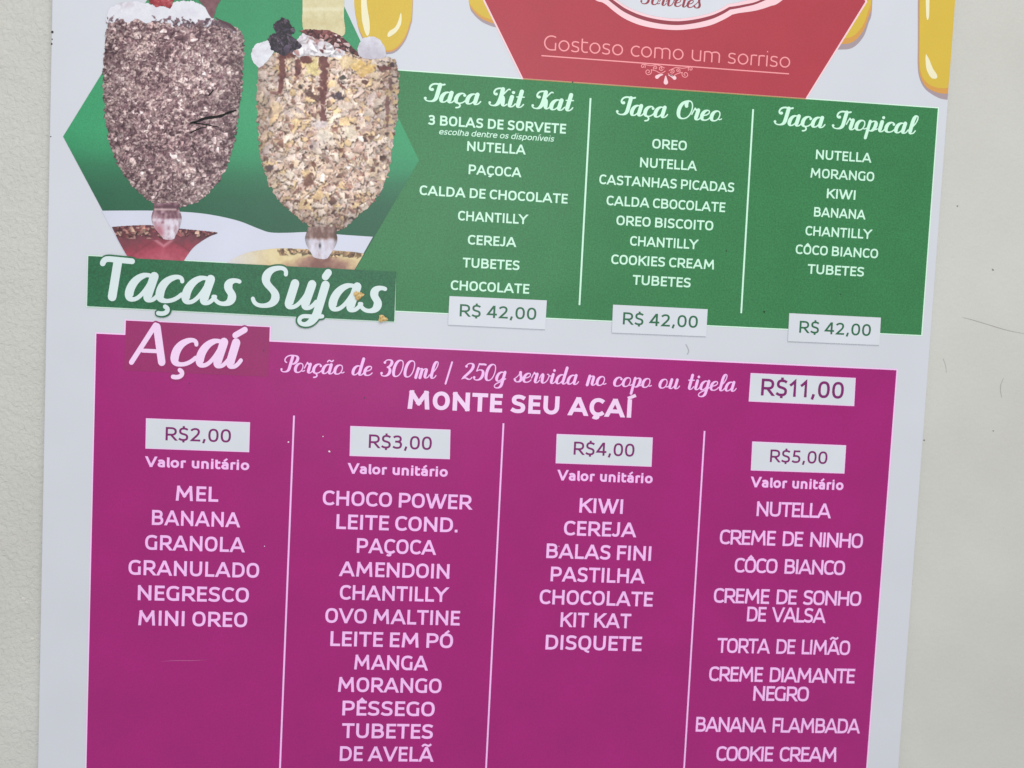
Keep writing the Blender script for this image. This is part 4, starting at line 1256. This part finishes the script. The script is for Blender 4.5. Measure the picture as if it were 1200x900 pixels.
# toppings
cells_object('printed_marshmallow', inside([(419, 57), (424, 47), (433, 43), (444, 46), (451, 56), (452, 66), (443, 69), (430, 69), (421, 65)], rough_edge(.7, 173)),
             pal(.5 + (vnoise(7, 174, 3) - .5)*1.0 - (PY - 55)/60, [(190, 184, 196), (206, 204, 214), (220, 220, 228)]), 19, hexo)
cells_object('printed_marshmallow', inside([(294, 63), (299, 53), (308, 49), (318, 47), (322, 56), (318, 66), (311, 74), (304, 79), (297, 73)], rough_edge(1.0, 175)),
             pal(.65 + (vnoise(6, 176, 3) - .5)*1.2, [(196, 186, 192), (218, 216, 224), (230, 232, 238)]), 16, hexo)
mcm = inside([(340, 62), (346, 50), (356, 38), (368, 36), (384, 44), (396, 52), (404, 62), (396, 68), (380, 66), (360, 66), (348, 66)], rough_edge(1.6, 177))
rgbw = pal(.7 + (vnoise(5, 178, 3) - .5)*1.4, [(140, 96, 98), (196, 172, 176), (216, 206, 214), (228, 222, 228), (232, 230, 234)])
splat(rgbw, mcm, 26, (2.0, 5.0), [(228, 222, 228), (236, 232, 236), (214, 204, 212)], 323, contrast=.12, shadow=.2)
splat(rgbw, mcm, 16, (.7, 1.6), [(132, 84, 84), (112, 66, 68), (170, 130, 128)], 324, stretch=(1, 3), contrast=.2, shadow=.1)
cells_object('printed_cream', mcm, soften(rgbw, 2), 15, hexo)
ma = inside([(350, 36), (361, 34), (372, 35), (384, 36), (395, 40), (406, 48), (416, 58), (422, 66), (414, 64), (404, 60), (394, 56), (384, 50), (372, 46), (362, 42)], rough_edge(1.4, 179))
rgba = pal(.35 + (vnoise(4, 180, 3) - .5)*1.5, [(80, 44, 48), (110, 66, 68), (150, 100, 98), (196, 160, 156)])
splat(rgba, ma, 70, (1.2, 2.8), [(92, 52, 54), (120, 74, 74), (170, 122, 118), (206, 180, 178), (84, 48, 52), (112, 66, 66)], 321, contrast=.35)
cells_object('printed_chocolate', ma, rgba, 18, hexo)
mk = inside([(314, 46), (317, 40), (324, 39), (320, 32), (323, 25), (331, 21.5), (339, 25), (343, 31), (345, 38), (342, 43), (349, 48), (354, 54), (348, 58), (342, 61), (334, 65), (325, 62), (318, 57), (317, 51)], rough_edge(2.2, 181, 4))
rgbk = pal((vnoise(3, 182, 3) - .5)*1.6 + .4, [(48, 42, 54), (66, 58, 72), (92, 82, 94)])
splat(rgbk, mk, 150, (1.0, 3.0), [(52, 44, 56), (70, 60, 74), (92, 80, 92), (60, 52, 66), (46, 38, 48)], 322, contrast=.45, shadow=.4)
cells_object('printed_cookie', mk, rgbk, 20, hexo)

# saucer and stem of the second glass
mz = inside([(273, 303), (290, 296), (310, 292.5), (330, 291), (360, 292), (400, 294), (420, 296), (428, 299), (422, 305), (414, 325), (372, 322), (262, 322), (264, 310)])
n5 = vnoise(7, 191, 3)
tt = .75 + (n5 - .5)*.4 - .75*np.clip(1.15 - np.abs(PX - 376)/(14 + (PY - 296)*2.6), 0, 1)*np.clip((PY - 297)/4, 0, 1)
rgbz = pal(tt, [(132, 92, 84), (166, 128, 112), (206, 180, 140), (224, 206, 158), (230, 216, 178)])
cl = np.exp(-((PY - 295.5 - (PX - 376)*.03)/2.0)**2)*(PX > 325)*(np.abs(PX - 376) > 14)*(vnoise(3.5, 192, 2) > .42)
rgbz = rgbz*(1 - cl[..., None]*.75) + np.array([104, 80, 62])*.75*cl[..., None]
fade = np.clip((PX - 268)/50, 0, 1)[..., None]
rgbz = rgbz*fade + np.array([214, 212, 214])*(1 - fade)
hexmask = (PX < 491 - (PY - 188)*(81/139.) - .8)
band = mz & (np.abs(PY - 295.5 - (PX - 376)*.03) < 2.6) & (PX > 328) & (PX < 424)
splat(rgbz, band, 110, (.6, 1.7), [(132, 102, 78), (166, 136, 104), (108, 80, 62), (196, 166, 128)], 332, contrast=.2, stretch=(1, 1.8))
cells_object('printed_saucer', mz & hexmask, soften(rgbz, 1), 13, hexo)
mt = inside([(361, 266), (359, 273), (357.5, 279), (358.5, 285), (361.5, 291), (365, 297), (369, 302), (382, 303.5), (387, 298), (391.5, 291), (394.5, 285), (395.5, 279), (394, 273), (393, 266)])
tq = .66 + (vnoise(5, 193, 3, .8, 1.4) - .5)*.8 - .55*np.clip((283 - PY)/5, 0, 1)
rgbq = pal(tq, [(120, 92, 84), (164, 138, 132), (200, 190, 200), (214, 210, 224), (226, 224, 234)])
drk = np.exp(-(((PX - 375)/1.4)**2 + ((PY - 288)/3)**2))[..., None]
rgbq = rgbq*(1 - .75*drk)
rim = np.clip((np.abs((PX - 376.5)/18.5) - .72)/.2, 0, 1)[..., None]
rgbq = rgbq*(1 - .24*rim)
cells_object('printed_stem', mt, soften(rgbq, 2), 15, hexo)

# gouges in the picture
gm = plain_mat('dark_gouge', (36, 22, 22), 0.8)
stroke_px('gouge', curve_px([(223.5, 144.5), (232, 142), (240, 139), (250, 137.5), (259, 136), (267, 132.5), (276.5, 129.5)], 5), 3.0, 22, gm, hexo,
          taper=lambda t: .35 + .65*math.sin(math.pi*min(1, .12 + t*.75)) + .15*math.sin(t*31))
stroke_px('gouge', curve_px([(228, 144.4), (238, 145.6), (247, 147.4), (257, 149)], 5), 1.7, 22, gm, hexo, taper=lambda t: 1 - .6*t)
stroke_px('gouge', curve_px([(224, 155.5), (230, 152.5), (236, 150), (242, 149.5)], 5), 1.6, 22, gm, hexo, taper=lambda t: 1 - .5*t)
stroke_px('gouge', curve_px([(245, 112), (247.5, 109), (250, 106)], 5), 1.4, 22, gm, hexo)

# ---- title banner and the small banner below it
TB = [(103.8, 300), (464.2, 318.6), (462, 376.8), (102.4, 358.6)]
ban = poly_px('title_banner', TB, 24, MAT['green_dark'], board_o)
ban['label'] = 'dark green banner with large white script title'
poly_px('banner_border', [(102.6, 298.8), (300, 309), (300, 318), (464, 326), (463, 378), (101.2, 359.9)], 9.5, MAT['green_edge'], ban)
ta = dict(style='brush', thick=2.95, thin=1.4)
set_line('title_outline', 'Taças Sujas', 115.0, 454.0, 353.6, 35.0, MAT['green_dark'], ban, 26, yr=367.6, grow=1.1, **ta)
set_line('title_lettering', 'Taças Sujas', 116.4, 452.6, 353.6, 35.0, MAT['title'], ban, 28, yr=367.6, **ta)
AB = [(147.6, 375.6), (316.2, 383.4), (314.2, 441.5), (145.6, 434)]
ban2 = poly_px('small_banner', AB, 8, MAT['magenta_tag'], board_o)
ban2['label'] = 'plum banner with white script word at the corner of the magenta panel'
poly_px('banner_border', [(146, 374.2), (317.8, 382.2), (317.2, 402), (145.4, 394)], 4.5, MAT['pink_edge'], ban2)
set_line('title_outline', 'Açaí', 149.9, 290.2, 428.2, 35.5, MAT['magenta_tag'], ban2, 10, yr=433.6, grow=1.1, **ta)
set_line('title_lettering', 'Açaí', 151.2, 288.9, 428.2, 35.5, MAT['pink_big'], ban2, 12, yr=433.6, **ta)

# ---- dust and nicks on the print
dust = plain_mat('white_dust', (236, 224, 236)); nick = plain_mat('dark_nick', (96, 60, 84)); nickg = plain_mat('dark_green_nick', (40, 70, 52))


def speck(px, py, r, mat, level, name):
    x, z = B(px, py); n = 7
    pts = [(x + r*U*random.uniform(.7, 1.2)*math.cos(2*math.pi*k/n), z + r*U*random.uniform(.7, 1.2)*math.sin(2*math.pi*k/n)) for k in range(n)]
    me = flat_mesh(name, pts, [tuple([0, k, k + 1]) for k in range(1, n - 1)], level)
    return link(name, me, board_o, mat)


for px, py, r in ((338, 518, 1.0), (386, 529, 1.2), (378.5, 511.5, .8), (690, 520, .7), (655, 640, .6), (310, 640, .6)):
    speck(px, py, r, dust, 9, 'dust_speck')
for px, py, r in ((427, 466, 1.1), (222, 449, .8), (309, 411, .9)):
    speck(px, py, r, nick, 9, 'nick')
for px, py, r in ((895.5, 365.5, 1.3), (851, 294, 1.0), (671, 96.5, 1.0), (985, 345, .8)):
    speck(px, py, r, nickg, 9, 'nick')
stroke_px('scuff', curve_px([(189, 775), (205, 774), (225, 774), (243, 773)], 4), .8, 9, plain_mat('pale_scuff', (186, 96, 146)), board_o, taper=lambda t: math.sin(math.pi*min(.97, max(.05, t))))
stroke_px('scuff', curve_px([(804, 404), (806, 408), (807, 412), (805.5, 415)], 4), 1.4, 3, plain_mat('grey_scuff_small', (176, 178, 184)), board_o)
chip = plain_mat('dark_edge_chip', (58, 50, 48))
for px, py, r in ((61.3, 37.5, 1.5), (61, 46, .8), (60.6, 51.5, 1.2), (59.5, 160, .8)):
    speck(px, py, r, chip, 2, 'edge_chip')


# ---- two golden food crumbs stuck to the banner
def crumb(name, px, py, rx, rz, label, seed, stand):
    import bmesh
    bm = bmesh.new()
    bmesh.ops.create_icosphere(bm, subdivisions=3, radius=1.0)
    r = np.random.default_rng(seed)
    ph = r.random(6)*6.28
    for v in bm.verts:
        c = v.co.copy()
        k = 1 + .22*math.sin(3*math.atan2(c.z, c.x) + ph[0]) + .13*math.sin(7*c.x + ph[1])*math.cos(6*c.z + ph[2]) + .10*math.sin(11*c.z + 5*c.y + ph[3]) + .05*math.sin(19*c.x + 13*c.z)
        v.co = Vector((c.x*rx*k*U, c.y*1.3*U*(.8 + .3*math.sin(9*c.x + ph[4])), c.z*rz*k*U))
    me = bpy.data.meshes.new(name); bm.to_mesh(me); bm.free()
    x, z = B(px, py)
    o = link(name, me, None, CRM, loc=(x, -stand*LAYER - 0.9*U, z))
    o['label'] = label; o['category'] = 'crumb'; o['group'] = 'crumbs stuck to the green banner'
    return o


CRM, nt, p = new_mat('golden_crumb')
p.inputs['Roughness'].default_value = .5
tc = nt.nodes.new('ShaderNodeTexCoord'); vo = nt.nodes.new('ShaderNodeTexNoise'); vo.inputs['Scale'].default_value = 900; vo.inputs['Detail'].default_value = 3
nt.links.new(tc.outputs['Object'], vo.inputs['Vector'])
cr = nt.nodes.new('ShaderNodeValToRGB'); e = cr.color_ramp.elements
e[0].position = .3; e[0].color = ink((176, 136, 66)); e[1].position = .68; e[1].color = ink((228, 204, 150))
nt.links.new(vo.outputs['Fac'], cr.inputs['Fac']); nt.links.new(cr.outputs['Color'], p.inputs['Base Color'])
crumb('crumb', 420, 346.5, 5.2, 4.6, 'golden food crumb stuck on the last letter a of the green banner', 3, 28)
crumb('crumb', 448.5, 373.5, 5.0, 3.6, 'smaller ragged golden crumb stuck on the lower edge of the green banner at right', 8, 28)

print('scales', SCALES)
